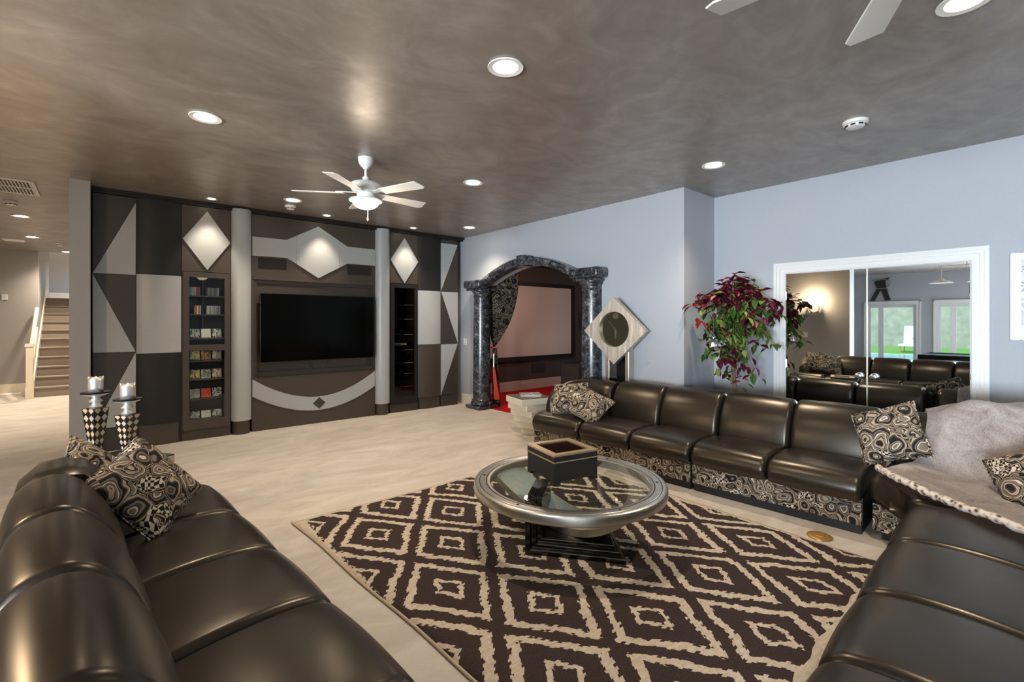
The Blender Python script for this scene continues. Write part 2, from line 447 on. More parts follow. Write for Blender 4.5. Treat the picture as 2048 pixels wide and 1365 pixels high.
def spline(pts, n, closed=False):
    out = []; m = len(pts)
    segs = m if closed else m-1
    for i in range(segs):
        p = [Vector(pts[(i+k) % m] if closed else pts[max(0, min(m-1, i+k))]) for k in (-1, 0, 1, 2)]
        for j in range(n):
            t = j/n
            out.append(.5*((2*p[1])+(p[2]-p[0])*t+(2*p[0]-5*p[1]+4*p[2]-p[3])*t*t+(3*p[1]-p[0]-3*p[2]+p[3])*t**3))
    if not closed: out.append(Vector(pts[-1]))
    return out
def grid(fn, nu, nv, bm=None, uv=False):
    bm = bm or bmesh.new()
    vs = [[bm.verts.new(fn(i/nu, j/nv)) for j in range(nv+1)] for i in range(nu+1)]
    for i in range(nu):
        for j in range(nv): bm.faces.new((vs[i][j], vs[i+1][j], vs[i+1][j+1], vs[i][j+1]))
    return bm
def slabgrid(fn, nu, nv, under):
    """closed sheet: upper grid fn, lower grid under(fn)"""
    bm = bmesh.new()
    A = [[bm.verts.new(fn(i/nu, j/nv)) for j in range(nv+1)] for i in range(nu+1)]
    B = [[bm.verts.new(under(fn(i/nu, j/nv))) for j in range(nv+1)] for i in range(nu+1)]
    for i in range(nu):
        for j in range(nv):
            bm.faces.new((A[i][j], A[i+1][j], A[i+1][j+1], A[i][j+1])); bm.faces.new((B[i][j+1], B[i+1][j+1], B[i+1][j], B[i][j]))
    for i in range(nu):
        for j in (0, nv): bm.faces.new((A[i][j], B[i][j], B[i+1][j], A[i+1][j]))
    for j in range(nv):
        for i in (0, nu): bm.faces.new((A[i][j], A[i][j+1], B[i][j+1], B[i][j]))
    return bm
def wave(*a): return sum(math.sin(x) for x in a)/len(a)
def tilted(c, n, roll=0):
    """matrix whose local z is n, placed at c"""
    n = Vector(n).normalized(); q = n.to_track_quat('Z', 'Y').to_matrix().to_4x4()
    return Matrix.Translation(c) @ q @ Matrix.Rotation(roll, 4, 'Z')

# ================================================================= STRUCTURE
def slab(name, x0, x1, y0, y1, z0, z1, m, parent=None):
    return obj(name, bxb(x0, x1, y0, y1, z0, z1), m, parent, kind='structure', keep=True)
YB, XW = -4.6, -7.7
slab('floor', -8.0, 5.9, YB-.2, 16.6, -.12, 0, M['carpet'])
slab('ceiling', -8.0, 5.9, YB-.2, 14.62, H, H+.15, M['ceiling'])
slab('wall_back', -8.0, 6.0, YB-.2, YB, 0, H, M['wall'])
slab('wall_closet', 5.77, 5.95, YB, 2.835, 0, H, M['wall'])
slab('wall_return', 5.05, 5.95, 2.835, 2.99, 0, H, M['wall'])
slab('wall_behind_cabinets', -.27, 5.05, 7.88, 8.04, 0, H, M['wall'])
slab('wall_pier', -.27, -.10, 6.97, 16.6, 0, H, M['wall'])
slab('wall_sconce', -2.15, -1.80, 3.27, 15.0, 0, H, M['wall_warm'])
slab('wall_wing_end', -8.0, -2.15, 5.6, 5.8, 0, H, M['wall'])
slab('wall_passage_end', -1.80, -1.06, 14.60, 14.9, 0, H, M['wall_warm'])
slab('wall_stairwell_left', -1.2, -1.06, 14.9, 17.6, 0, 5.6, M['wall_warm'])
slab('wall_stairwell_right', -.27, -.10, 14.6, 17.6, H, 5.6, M['wall_warm'])
slab('wall_stairwell_back', -1.2, -.1, 17.4, 17.6, 0, 5.6, M['wall_warm'])
slab('wall_stairwell_header', -1.2, -.1, 14.45, 14.62, H+.15, 5.6, M['wall_warm'])
slab('ceiling_stairwell', -1.2, -.1, 14.45, 17.6, 5.6, 5.7, M['wall_warm'])
# arch wall with an opening into the theatre
bm = bmesh.new()
op = [(7.88, 0), (7.02, 0), (7.02, 2.14)]
archin = []
for i in range(13):
    t = i/12; y = 6.50+(4.36-6.50)*t; archin.append((y, 2.14+.25*math.sin(math.pi*t)))
pts = [(7.88, 0), (7.02, 0), (7.02, 2.14)]+archin+[(4.02, 2.14), (4.02, 0), (2.99, 0), (2.99, H), (7.88, H)]
# split in convex-ish chunks
def chunk(y0, y1, z0, z1): box(bm, 5.05, 5.22, y0, y1, z0, z1)
chunk(7.02, 7.88, 0, H); chunk(2.99, 4.02, 0, H); chunk(4.02, 4.36, 2.14, H); chunk(6.50, 7.02, 2.14, H)
for i in range(12):
    (ya, za), (yb, zb) = archin[i], archin[i+1]
    prism([(ya, za), (yb, zb), (yb, H), (ya, H)], 5.05, 5.22, 'x', bm)
obj('wall_right', bm, M['wall'], kind='structure', keep=True)
# theatre shell
slab('floor_theatre', 5.9, 10.6, 1.6, 8.1, -.12, 0.0, M['redcarpet'])
slab('floor_theatre_threshold', 5.10, 5.9, 3.9, 7.9, 0.0, .012, M['redcarpet'])
slab('wall_theatre_screen', 5.22, 10.6, 7.85, 8.05, 0, 2.75, M['wall_theatre'])
slab('wall_theatre_far', 10.4, 10.6, 1.6, 7.85, 0, 2.75, M['wall_theatre'])
slab('wall_theatre_near', 5.95, 10.6, 1.5, 1.7, 0, 2.75, M['wall_theatre'])
slab('wall_theatre_inner', 5.22, 5.24, 2.99, 4.0, 0, 2.75, M['wall_theatre'])
slab('wall_theatre_side', 5.22, 6.05, 2.99, 3.05, 0, 2.75, M['wall_theatre'])
slab('wall_theatre_side_two', 5.95, 6.05, 1.6, 3.0, 0, 2.75, M['wall_theatre'])
obj('ceiling_theatre', prism([(5.22, 2.99), (5.95, 2.99), (5.95, 1.5), (10.6, 1.5), (10.6, 8.05), (5.22, 8.05)], 2.75, 2.85, 'z'), M['wall_theatre'], kind='structure', keep=True)
def baseboard(name, x0, x1, y0, y1, m=None, h=.19):
    bm = bmesh.new(); box(bm, x0, x1, y0, y1, 0, h-.02)
    ex = .006
    box(bm, x0+ex, x1-ex, y0+ex, y1-ex, h-.02, h)
    return obj(name, bm, m or M['trim'], kind='structure', keep=True)
baseboard('baseboard_right', 5.03, 5.05, 7.02, 7.25)
baseboard('baseboard_opening', 5.05, 5.20, 7.0, 7.02)
baseboard('baseboard_arch_wall', 5.03, 5.05, 2.84, 3.95)
baseboard('baseboard_return', 5.05, 5.77, 2.815, 2.835)
baseboard('baseboard_closet_left', 5.75, 5.77, 2.16, 2.815)
baseboard('baseboard_closet_right', 5.75, 5.77, YB, .40)
baseboard('baseboard_pier', -.29, -.08, 6.95, 6.97)
baseboard('baseboard_pier_side', -.29, -.27, 6.97, 13.3)
baseboard('baseboard_passage', -1.80, -1.2, 14.58, 14.60)
baseboard('baseboard_passage_left', -1.80, -1.78, 3.3, 14.58)
baseboard('baseboard_theatre', 5.24, 8.30, 7.83, 7.85, simple('theatre_baseboard', (.50, .36, .30), .5), .21)
baseboard('baseboard_stair_top', -1.06, -.27, 17.38, 17.40)
o = bpy.data.objects['baseboard_stair_top']; o.location.z = 2.09

# ---- window wall of the far wing (partly seen in the mirror), real openings
bm = bmesh.new()
opens = [(-3.6, -1.6), (-1.1, .6), (1.22, 2.46), (2.98, 4.20)]  # first two openings lie out of view, added to let light in
y = YB
for a, b_ in opens:
    box(bm, XW-.18, XW, y, a, 0, H); box(bm, XW-.18, XW, a, b_, 2.06, H); y = b_
box(bm, XW-.18, XW, y, 5.6, 0, H)
obj('wall_window', bm, M['wall'], kind='structure', keep=True)
for k, (a, b_) in enumerate(opens):
    w = thing('window_%d' % (k+1), None, None, (XW, (a+b_)/2, 0), kind='structure')
    bm = bmesh.new()
    for (p, q) in ((a-.115, a), (b_, b_+.115)): box(bm, XW, XW+.03, p, q, 0, 2.175); box(bm, XW+.03, XW+.045, (p if p < a-.1 else q-.035), (p+.035 if p < a-.1 else q), 0, 2.175)
    box(bm, XW, XW+.03, a, b_, 2.06, 2.175); box(bm, XW+.03, XW+.045, a-.115, b_+.115, 2.14, 2.175)
    obj('casing', bm, M['white'], w)
    mid = b_-.30
    for (p, q) in ((a, mid), (mid, b_)):
        bm = bmesh.new(); t = .085 if p == a else .05
        box(bm, XW-.12, XW-.07, p, p+t, 0, 2.06); box(bm, XW-.12, XW-.07, q-t, q, 0, 2.06)
        box(bm, XW-.12, XW-.07, p+t, q-t, 0, .2); box(bm, XW-.12, XW-.07, p+t, q-t, 1.97, 2.06)
        f = obj('sash', bm, M['white'], w)
        obj('pane', bxb(XW-.1, XW-.094, p+t, q-t, .2, 1.97), M['glass'], f)
    bm = tube([(XW-.07, a+.04, .98), (XW-.03, a+.04, .98), (XW-.03, a+.12, .98)], .01); obj('handle', bm, M['chrome'], w)

# ---- outside the windows
slab('pool_deck', -26, -7.88, -14, 16, -.3, -.05, M['deck'])
obj('pool_water', bxb(-17.2, -12.5, -10, 12, -.06, -.03), M['water'], label='turquoise swimming pool water beyond the glass doors', cat='pool')
slab('lawn_strip', -25.4, -17.9, -14, 16, -.06, 0.02, M['grass'])
bm = bmesh.new(); rnd = random.Random(3)
obj('garden_wall', bxb(-25.6, -25.0, -14, 16, 0, 2.9), M['stone'], label='mottled grey stone garden wall behind the lawn', cat='wall')
bm = grid(lambda u, v: (-27.0+.9*math.sin(math.pi*v)+.25*wave(u*90+v*7, u*37), -14+30*u, 2.75+1.9*v+.35*wave(u*61, u*23+v*9)), 80, 8)
obj('hedge', bm, M['shrub'], smooth=True, label='green hedge growing over the top of the garden wall', cat='hedge')
def lounger(x, y, label, back):
    t = thing('pool_lounger', label, 'lounge chair', (x, y, .02), R(90), 'loungers beyond the pool')
    q = Matrix.Translation((x, y, .02)) @ Matrix.Rotation(R(90), 4, 'Z')
    obj('seat', bxb(-.35, .35, -.7, .5, .33, .41, bev=.02, mtx=q), M['cloth_w'], t)
    obj('backrest', bxb(-.35, .35, -.04, .04, 0, .95, bev=.02, mtx=q @ Matrix.Translation((0, .5, .38)) @ Matrix.Rotation(-R(back), 4, 'X')), simple('grey_sling', (.45, .5, .55), .8), t)
    for sx in (-.3, .3):
        for sy in (-.6, .45): obj('leg', bxb(sx-.02, sx+.02, sy-.02, sy+.02, 0, .34, mtx=q), M['brass'], t)
lounger(-18.6, 4.9, 'white sun lounger with grey back on the lawn, left in the mirror', 15)
lounger(-18.9, 1.9, 'white sun lounger on the lawn, right in the mirror', 25)

# ================================================================= FEATURE WALL (front plane y = 7.24)
FY = 7.24; BK = 7.87; G2 = .003
def panel(poly, m, parent, name='panel', y=FY, th=.014, label=None):
    bm = prism(poly, y-th, y, 'y'); return obj(name, bm, m, parent, label=label)
def inset(poly, d):
    cx = sum(p[0] for p in poly)/len(poly); cz = sum(p[1] for p in poly)/len(poly)
    out = []
    n = len(poly)
    for i in range(n):
        a, b_, c = Vector(poly[i-1]), Vector(poly[i]), Vector(poly[(i+1) % n])
        e1 = (b_-a).normalized(); e2 = (c-b_).normalized()
        n1 = Vector((-e1.y, e1.x)); n2 = Vector((-e2.y, e2.x))
        if n1.dot(Vector((cx, cz))-b_) < 0: n1 = -n1
        if n2.dot(Vector((cx, cz))-b_) < 0: n2 = -n2
        k = (n1+n2); k = k/max(.25, k.dot(n1)); out.append((b_.x+k.x*d, b_.y+k.y*d))
    return out
TOP = 2.985
def carcass(t, x0, x1, z0=0, z1=TOP, y=FY, m=None):
    return obj('carcass', bxb(x0+.001, x1-.001, y, BK, z0, z1), m or M['char'], t)
def tri_cab(x0, x1, flip, label):
    t = thing('triangle_panel_cabinet', label, 'cabinet', ((x0+x1)/2, FY+.3, 0))
    carcass(t, x0, x1)
    L, Rr = (x0, x1) if not flip else (x1, x0)
    z = (.272, 1.147, 2.062, 2.935)
    def P(*ps, m):
        poly = list(ps)
        panel(inset(poly, .0035), m, t)
    # L = outer side, Rr = inner side
    P((L, z[2]), (Rr, z[3]), (L, z[3]), m=M['char']); P((L, z[2]), (Rr, z[2]), (Rr, z[3]), m=M['grey'])
    P((L, z[2]), (Rr, z[2]), (Rr, z[1]), m=M['char']); P((L, z[1]), (Rr, z[1]), (L, z[2]), m=M['grey'])
    P((L, z[1]), (Rr, z[1]), (L, z[0]), m=M['char']); P((Rr, z[0]), (Rr, z[1]), (L, z[0]), m=M['grey'])
    obj('kick_panel', bxb(x0+.003, x1-.003, FY-.010, FY, .0, z[0]-.006), M['char'], t)
    return t
def tri_cab_r(x0, x1, label):
    t = thing('triangle_panel_cabinet', label, 'cabinet', ((x0+x1)/2, FY+.3, 0))
    carcass(t, x0, x1)
    z = (.198, 1.110, 2.050, 2.917)
    def P(*ps, m): panel(inset(list(ps), .0035), m, t)
    P((x0, z[2]), (x0, z[3]), (x1, z[3]), m=M['grey']); P((x0, z[2]), (x1, z[2]), (x1, z[3]), m=M['char'])
    P((x0, z[2]), (x1, z[2]), (x1, z[1]), m=M['grey']); P((x0, z[1]), (x1, z[1]), (x0, z[2]), m=M['char'])
    P((x0, z[0]), (x0, z[1]), (x1, z[1]), m=M['grey']); P((x0, z[0]), (x1, z[0]), (x1, z[1]), m=M['char'])
    obj('kick_panel', bxb(x0+.003, x1-.003, FY-.010, FY, .0, z[0]-.006), M['char'], t)
def bow_cab(x0, x1, zs, label, low):
    t = thing('bow_front_cabinet', label, 'cabinet', ((x0+x1)/2, FY+.3, 0))
    carcass(t, x0, x1, m=M['dark'])
    def bow(z0, z1, m, name, b0=.055, in_=.003):
        a, b_ = x0+in_, x1-in_; n = 14
        pts = [(a+(b_-a)*i/n, FY-.008-b0*math.sin(math.pi*i/n)**.8) for i in range(n+1)]
        return obj(name, prism(pts+[(b_, FY+.001), (a, FY+.001)], z0, z1, 'z'), m, t, smooth=True, autosmooth=35)
    bow(zs[2]+G2, zs[3], M['dark'], 'door'); bow(zs[1]+G2, zs[2]-G2, M['grey'], 'door'); bow(zs[0]+G2, zs[1]-G2, low, 'door')
    bow(0, zs[0]-G2, M['brown'], 'kick_panel', .03, .03)
tri_cab(-.085, .305, False, 'charcoal cabinet with grey triangle panels beside the grey pier')
bow_cab(.305, .754, (.262, 1.122, 2.080, TOP), 'bow-front cabinet with grey middle door beside the lit disc display', M['dark'])
bow_cab(4.101, 4.563, (.200, 1.115, 2.050, TOP), 'bow-front cabinet with grey middle door nearest the marble arch', M['brown'])
tri_cab_r(4.563, 4.926, 'charcoal cabinet with grey triangle panels next to the marble arch wall')

def glass_cab(x0, x1, gx0, gx1, label, dm, split, back):
    t = thing('glass_door_cabinet', label, 'cabinet', ((x0+x1)/2, FY+.3, 0))
    # open carcass
    bm = bmesh.new()
    box(bm, x0+.001, x0+.02, FY, BK, 0, TOP); box(bm, x1-.02, x1-.001, FY, BK, 0, TOP)
    box(bm, x0+.02, x1-.02, back, BK, 0, TOP); box(bm, x0+.02, x1-.02, FY, back, 2.15, TOP); box(bm, x0+.02, x1-.02, FY, back, 0, .22)
    obj('carcass', bm, M['brown'], t)
    obj('top_panel', bxb(x0+.003, x1-.003, FY-.012, FY, 2.15, TOP), M['brown'], t)
    cx = (dm[0]+dm[1])/2; cz = (dm[2]+dm[3])/2
    bm = prism([(dm[0], cz), (cx, dm[3]), (dm[1], cz), (cx, dm[2])], FY-.030, FY-.012, 'y')
    obj('diamond_panel', bm, M['grey'], t, label='pale grey diamond panel')
    z0, z1 = .13, 2.143
    bm = bmesh.new()
    box(bm, x0+.012, gx0, FY-.022, FY, z0, z1); box(bm, gx1, x1-.012, FY-.022, FY, z0, z1)
    box(bm, gx0, gx1, FY-.022, FY, z0, .25); box(bm, gx0, gx1, FY-.022, FY, 2.075, z1)
    if split: box(bm, gx0, gx1, FY-.022, FY, split[0], split[1])
    d = obj('door', bm, M['brown'] if split else M['dark'], t)
    for a, b_ in ([(.25, split[0]), (split[1], 2.075)] if split else [(.25, 2.075)]):
        obj('pane', bxb(gx0, gx1, FY-.012, FY-.008, a, b_), M['glass'] if split else M['smoke_glass'], d)
    obj('kick_panel', bxb(x0+.003, x1-.003, FY-.008, FY, 0, .127), M['char'], t)
    return t
disp = glass_cab(.754, 1.293, .833, 1.222, 'dark display cabinet with pale diamond and glass door full of discs',
                 (.765, 1.287, 2.173, 2.931), (1.135, 1.212), 7.62)
av = glass_cab(3.581, 4.101, 3.662, 4.033, 'dark glass-door equipment cabinet under a small pale diamond',
               (3.586, 4.100, 2.156, 2.914), None, 7.80)
# display shelves + discs
rows = [(1.845, 1), (1.605, 2), (1.295, 3), (1.005, 3), (.765, 3), (.515, 3), (.25, 3)]
for z, k in rows:
    obj('shelf', bxb(.775, 1.272, 7.262, 7.62, z-.016, z), M['brown'], disp)
obj('divider', bxb(.995, 1.012, 7.40, 7.62, 1.295, 2.15), M['brown'], disp)
def art(name, cols, scale, rough=.25):
    m, nt, b = mat(name); g = G(nt)
    n = g.noise(g.coord('Object'), scale, 3, .6, 1.5)
    k = len(cols); g.l(g.ramp(n.outputs['Fac'], [(.30+.4*i/(k-1)-.02, c) for i, c in enumerate(cols)], True), b.inputs['Base Color'])
    b.inputs['Roughness'].default_value = rough; return m
arts = [art('disc_art_a', [(.55, .55, .52), (.08, .08, .09), (.45, .4, .35)], 24), art('disc_art_b', [(.8, .78, .74), (.75, .7, .6), (.82, .8, .78)], 10),
        art('disc_art_c', [(.75, .73, .7), (.1, .1, .1), (.8, .78, .75)], 20), art('disc_art_d', [(.5, .4, .18), (.12, .2, .2), (.6, .5, .3)], 22),
        art('disc_art_e', [(.1, .09, .07), (.65, .2, .05), (.15, .12, .1)], 16), art('disc_art_f', [(.45, .4, .36), (.25, .2, .2), (.55, .5, .45)], 20),
        art('disc_art_g', [(.62, .5, .2), (.1, .08, .07), (.7, .55, .3)], 18), art('disc_art_h', [(.2, .17, .17), (.5, .47, .45), (.12, .1, .1)], 22),
        art('disc_art_i', [(.7, .65, .5), (.5, .12, .08), (.75, .6, .25)], 20), art('disc_art_j', [(.35, .3, .3), (.6, .56, .52), (.2, .17, .16)], 18),
        art('disc_art_k', [(.6, .05, .03), (.7, .12, .06), (.25, .05, .05)], 16), art('disc_art_l', [(.7, .7, .7), (.04, .04, .04), (.7, .7, .7)], 40)]
desc = [['grey-and-black disc case, left on the top row of three', 'plain white disc case, middle of the top row of three', 'white disc case with dark mark, right on the top row of three'],
        ['ochre and teal disc case, left on the row under the door rail', 'orange-flecked dark disc case, middle of the row under the door rail', 'taupe disc case, right on the row under the door rail'],
        ['tan disc case with dark figure, left on the second row under the rail', 'dark patterned disc case, middle of the second row under the rail', 'cream and red disc case, right on the second row under the rail'],
        ['grey swirled disc case, left on the third row under the rail', 'bright red disc case on the third row under the rail', 'black-and-white chequered disc case on the third row under the rail'],
        ['pale disc case, left on the bottom shelf', 'pale disc case, middle of the bottom shelf', 'tan disc case, right on the bottom shelf']]
ai = 0
for r_, z in enumerate((1.295, 1.005, .765, .515, .25)):
    for k in range(3):
        x = .905+.122*k
        q = Matrix.Translation((x, 7.33, z)) @ Matrix.Rotation(R(-10), 4, 'X')
        hh = .124 if r_ < 4 else .10
        bm = bxb(-.068 if False else -.056, .056, -.005, .005, 0, hh, mtx=q)
        t = thing('disc_case', desc[r_][k], 'disc case', (x, 7.33, z), 0, 'discs in the display cabinet')
        obj('case', bm, M['black'], t); obj('cover', bxb(-.050, .055, -.0065, -.005, .004, hh-.004, mtx=q), arts[ai % 12], t); ai += 1
cs = [(.45, .06, .06), (.6, .58, .55), (.12, .12, .13), (.5, .5, .5), (.62, .24, .05), (.3, .3, .32), (.7, .68, .64)]
spm = [simple('disc_spine_%s' % w, c, .4) for w, c in zip(('red', 'pale', 'black', 'grey', 'orange', 'slate', 'white'), cs)]
def spines(z, x0, n, seq, lean, where):
    for k in range(n):
        q = Matrix.Translation((x0+k*.0155, 7.34, z)) @ Matrix.Rotation(R(lean if k == 0 else 0), 4, 'Y')
        nm = ('red', 'pale', 'black', 'grey', 'orange', 'slate', 'white')[seq[k % len(seq)]]
        obj('disc_case', bxb(0, .0125, 0, .12, .0005, .112, mtx=q), spm[seq[k % len(seq)]], label='upright %s disc spine %s' % (nm, where), cat='disc case', group='upright discs: %s, %s' % (nm, where))
spines(1.845, .845, 8, (5, 3, 1, 3, 1, 0, 0, 2), 0, 'on the top shelf, left of the divider')
spines(1.845, 1.04, 9, (2, 5, 2, 2, 5, 2, 2, 5, 6), 0, 'on the top shelf, right of the divider')
spines(1.605, .90, 5, (4, 4, 6, 4, 1), 0, 'on the second shelf, left of the divider')
spines(1.605, 1.04, 10, (3, 1, 5, 3, 3, 5, 1, 3, 5, 3), 0, 'on the second shelf, right of the divider')
# equipment cabinet
for z in (1.80, 1.56, 1.30, 1.04, .82, .64, .42):
    s = obj('shelf', bxb(3.605, 4.08, 7.262, 7.78, z-.012, z), M['blackmat'], av)
    obj('shelf_edge', bxb(3.86, 4.03, 7.256, 7.262, z-.010, z-.003), M['white'], s)  # pale paint stands in for the glint on silver shelf edges
def deck(z, h, w, label):
    t = thing('stereo_component', label, 'stereo', (3.85, 7.5, z), 0, 'stereo components in the glass cabinet')
    obj('housing', bxb(3.85-w/2, 3.85+w/2, 7.30, 7.65, z, z+h, bev=.004), M['blackmat'], t)
    f = obj('faceplate', bxb(3.85-w/2, 3.85+w/2, 7.292, 7.30, z, z+h), M['black'], t)
    bm = lathe([(0, 0), (.014, 0), (.014, .016), (0, .018)], 14); bm.transform(Matrix.Translation((3.85+w/2-.04, 7.292, z+h/2)) @ Matrix.Rotation(R(90), 4, 'X'))
    obj('knob', bm, M['chrome'], f)
    obj('display', bxb(3.85-w/2+.03, 3.85, 7.2905, 7.292, z+h*.4, z+h*.65), M['screen_tv'], f)
deck(1.04, .07, .40, 'black stereo component on the shelf below mid height')
deck(.82, .09, .40, 'black stereo amplifier on the shelf below the silver player')
deck(1.30, .10, .36, 'black stereo component on the shelf above the silver player')
t = thing('disc_player', 'slim silver disc player on a shelf in the equipment cabinet', 'stereo', (3.80, 7.45, 1.11))
obj('housing', bxb(3.67, 3.93, 7.30, 7.60, 1.11, 1.145, bev=.004), M['cream'], t)
obj('tray', bxb(3.70, 3.82, 7.297, 7.30, 1.122, 1.134), M['chrome'], t)
# round columns
def round_col(cx, r, label):
    t = thing('half_round_column', label, 'column', (cx, FY+.2, 0))
    prof = []
    n = 24
    def arc(rr, z0, z1, m, name):
        pts = [(cx+rr*math.cos(math.pi+math.pi*i/n), FY+.02+rr*math.sin(math.pi+math.pi*i/n)*.98) for i in range(n+1)]
        obj(name, prism(pts+[(cx+rr, BK), (cx-rr, BK)], z0, z1, 'z'), m, t, smooth=True, autosmooth=40)
    arc(r, .182, 3.015, M['colgrey'], 'shaft'); arc(r-.018, 0, .181, M['brown'], 'base')
round_col(1.4215, .1235, 'tall pale grey half-round column left of the television')
round_col(3.4555, .1235, 'tall pale grey half-round column right of the television')
# media centre
t = thing('media_wall', 'dark taupe media wall with grey bow-tie band and smile inlay', 'media unit', (2.44, FY+.3, 0))
mx0, mx1 = 1.548, 3.330
bm = bmesh.new()
box(bm, mx0, mx1, FY+.06, BK, 0, TOP)
obj('carcass', bm, M['brown'], t)
bm = bmesh.new()
box(bm, mx0, mx1, FY, FY+.06, 2.09, TOP); box(bm, mx0, mx1, FY, FY+.06, 0, .735)
box(bm, mx0, 1.575, FY, FY+.06, .735, 2.09); box(bm, 3.305, mx1, FY, FY+.06, .735, 2.09)
obj('face_panel', bm, M['brown'], t)
bm = bmesh.new()
box(bm, 1.575, 3.305, FY+.022, FY+.06, 2.045, 2.09); box(bm, 1.575, 3.305, FY+.022, FY+.06, .735, .805)
box(bm, 1.575, 1.618, FY+.022, FY+.06, .805, 2.045); box(bm, 3.270, 3.305, FY+.022, FY+.06, .805, 2.045)
obj('niche_frame', bm, M['char'], t)
obj('lintel', bxb(mx0+.01, mx1-.01, FY-.012, FY, 2.09, 2.125), M['brown'], t)
# band: left, diamond, right pieces
yb0, yb1 = FY-.020, FY
def pc(poly, name): obj(name, prism(poly, yb0, yb1, 'y'), M['grey'], t)
pc([(mx0+.002, 2.672), (1.992, 2.675), (2.125, 2.750), (2.125, 2.343), (1.992, 2.418), (mx0+.002, 2.412)], 'band_panel')
pc([(2.128, 2.752), (2.431, 2.922), (2.738, 2.746), (2.738, 2.331), (2.431, 2.155), (2.128, 2.340)], 'band_panel')
pc([(2.741, 2.744), (2.870, 2.670), (mx1-.002, 2.668), (mx1-.002, 2.410), (2.870, 2.407), (2.741, 2.333)], 'band_panel')
for a, b_ in ((1.624, 1.992), (2.878, 3.261)):
    obj('speaker_grille', bxb(a, b_, FY-.008, FY, 2.243, 2.395), M['speaker'], t)
# smile inlay
N = 28; top = []; bot = []
for i in range(N+1):
    u = i/N; x = mx0+.004+(mx1-mx0-.008)*u; q = (2*u-1)
    top.append((x, .395+.325*abs(q)**1.95)); bot.append((x, .196+.288*abs(q)**1.95))
bm = bmesh.new()
for i in range(N):
    prism([top[i], top[i+1], bot[i+1], bot[i]], FY-.016, FY, 'y', bm)
bmesh.ops.remove_doubles(bm, verts=bm.verts, dist=1e-5)
obj('smile_inlay', bm, M['grey'], t, label='pale grey smile-shaped inlay')
obj('diamond_inlay', prism([(2.352, .300), (2.443, .385), (2.534, .300), (2.443, .215)], FY-.022, FY-.016, 'y'), M['char'], t)
# crown trim across the whole wall
bm = bmesh.new(); box(bm, -.095, 5.03, FY-.03, BK, 2.99, 3.018); box(bm, -.095, 5.045, FY-.055, BK, 3.018, 3.048)
obj('trim_1', bm, M['dark'], kind='structure', keep=True)
# television
t = thing('television', 'large flat black television on the media wall', 'television', (2.447, 7.16, .94))
obj('screen', bxb(1.640, 3.262, 7.146, 7.150, .955, 1.892), M['screen_tv'], t)
obj('bezel', bxb(1.632, 3.270, 7.150, 7.20, .945, 1.900, bev=.004), M['black'], t)
obj('wall_bracket', bxb(2.25, 2.65, 7.20, 7.30, 1.2, 1.65), M['blackmat'], t)
tc = tube(spline([(2.30, 7.215, .95), (2.31, 7.255, .90), (2.33, 7.258, .86), (2.36, 7.262, .84), (2.37, 7.262, .815)], 5), .005, 6)
obj('power_cord', tc, M['blackmat'], t)
tc = tube(spline([(2.56, 7.215, .95), (2.57, 7.255, .90), (2.565, 7.258, .86), (2.55, 7.262, .815)], 5), .004, 6)
obj('signal_cord', tc, M['blackmat'], t)

# ================================================================= MIRRORED CLOSET DOORS
d = thing('door_1', None, None, (5.77, 1.27, 0), kind='structure')
X = 5.77
y0, y1, zt = .522, 2.014, 2.042
bm = bmesh.new()
def cas(dx0, dx1, i0, i1):   # nested casing mouldings, i0..i1 distance outward from the opening
    box(bm, X-dx1, X-dx0, y0-i1, y0-i0, 0, zt+i1); box(bm, X-dx1, X-dx0, y1+i0, y1+i1, 0, zt+i1); box(bm, X-dx1, X-dx0, y0-i0, y1+i0, zt+i0, zt+i1)
cas(0, .014, 0, .115); cas(.014, .030, .055, .115); cas(.030, .044, .085, .115); cas(.014, .024, .012, .030)
obj('casing', bm, M['white'], d)
for k, (a, b_) in enumerate(((y0+.004, 1.266), (1.272, y1-.004))):
    lf = obj('door_leaf', bxb(X-.012, X-.002, a, b_, .01, zt-.004), M['white'], d)
    obj('mirror_panel', bxb(X-.017, X-.012, a+.004, b_-.004, .012, zt-.008), M['mirror'], lf)
    ky = 1.21 if k == 0 else 1.332
    bm = lathe([(0, 0), (.032, 0), (.034, .006), (.012, .012), (.011, .032), (.028, .042), (.033, .056), (.026, .070), (0, .074)], 24)
    bm.transform(Matrix.Translation((X-.017, ky, .965)) @ Matrix.Rotation(-R(90), 4, 'Y'))
    obj('knob', bm, M['chrome'], lf, smooth=True, autosmooth=40)
    for hz in (.25, 1.0, 1.75):
        hy = a+.002 if k == 0 else b_-.002
        obj('hinge', lathe([(0, 0), (.007, 0), (.007, .09), (0, .09)], 10, (X-.022, hy, hz)), M['chrome'], lf)
obj('astragal', bxb(X-.022, X-.017, 1.263, 1.275, .01, zt-.006), M['silver'], d)

# framed picture at the right edge
t = thing('framed_picture', 'white framed picture on the wall right of the mirrored doors', 'picture', (5.77, -.20, 1.34))
bm = bmesh.new(); a, b_, c, e = -.70, .286, 1.353, 2.075; w = .062
for (p, q, r_, s_) in ((a, a+w, c, e), (b_-w, b_, c, e), (a+w, b_-w, c, c+w), (a+w, b_-w, e-w, e)): box(bm, 5.735, 5.768, p, q, r_, s_)
bmesh.ops.bevel(bm, geom=list(bm.edges), offset=.006, segments=2, affect='EDGES')
obj('frame', bm, M['white'], t)
obj('print', bxb(5.755, 5.768, a+w-.01, b_-w+.01, c+w-.01, e-w+.01), art('print_art', [(.12, .10, .09), (.45, .47, .45), (.10, .13, .17), (.55, .56, .55)], 3.5), t)

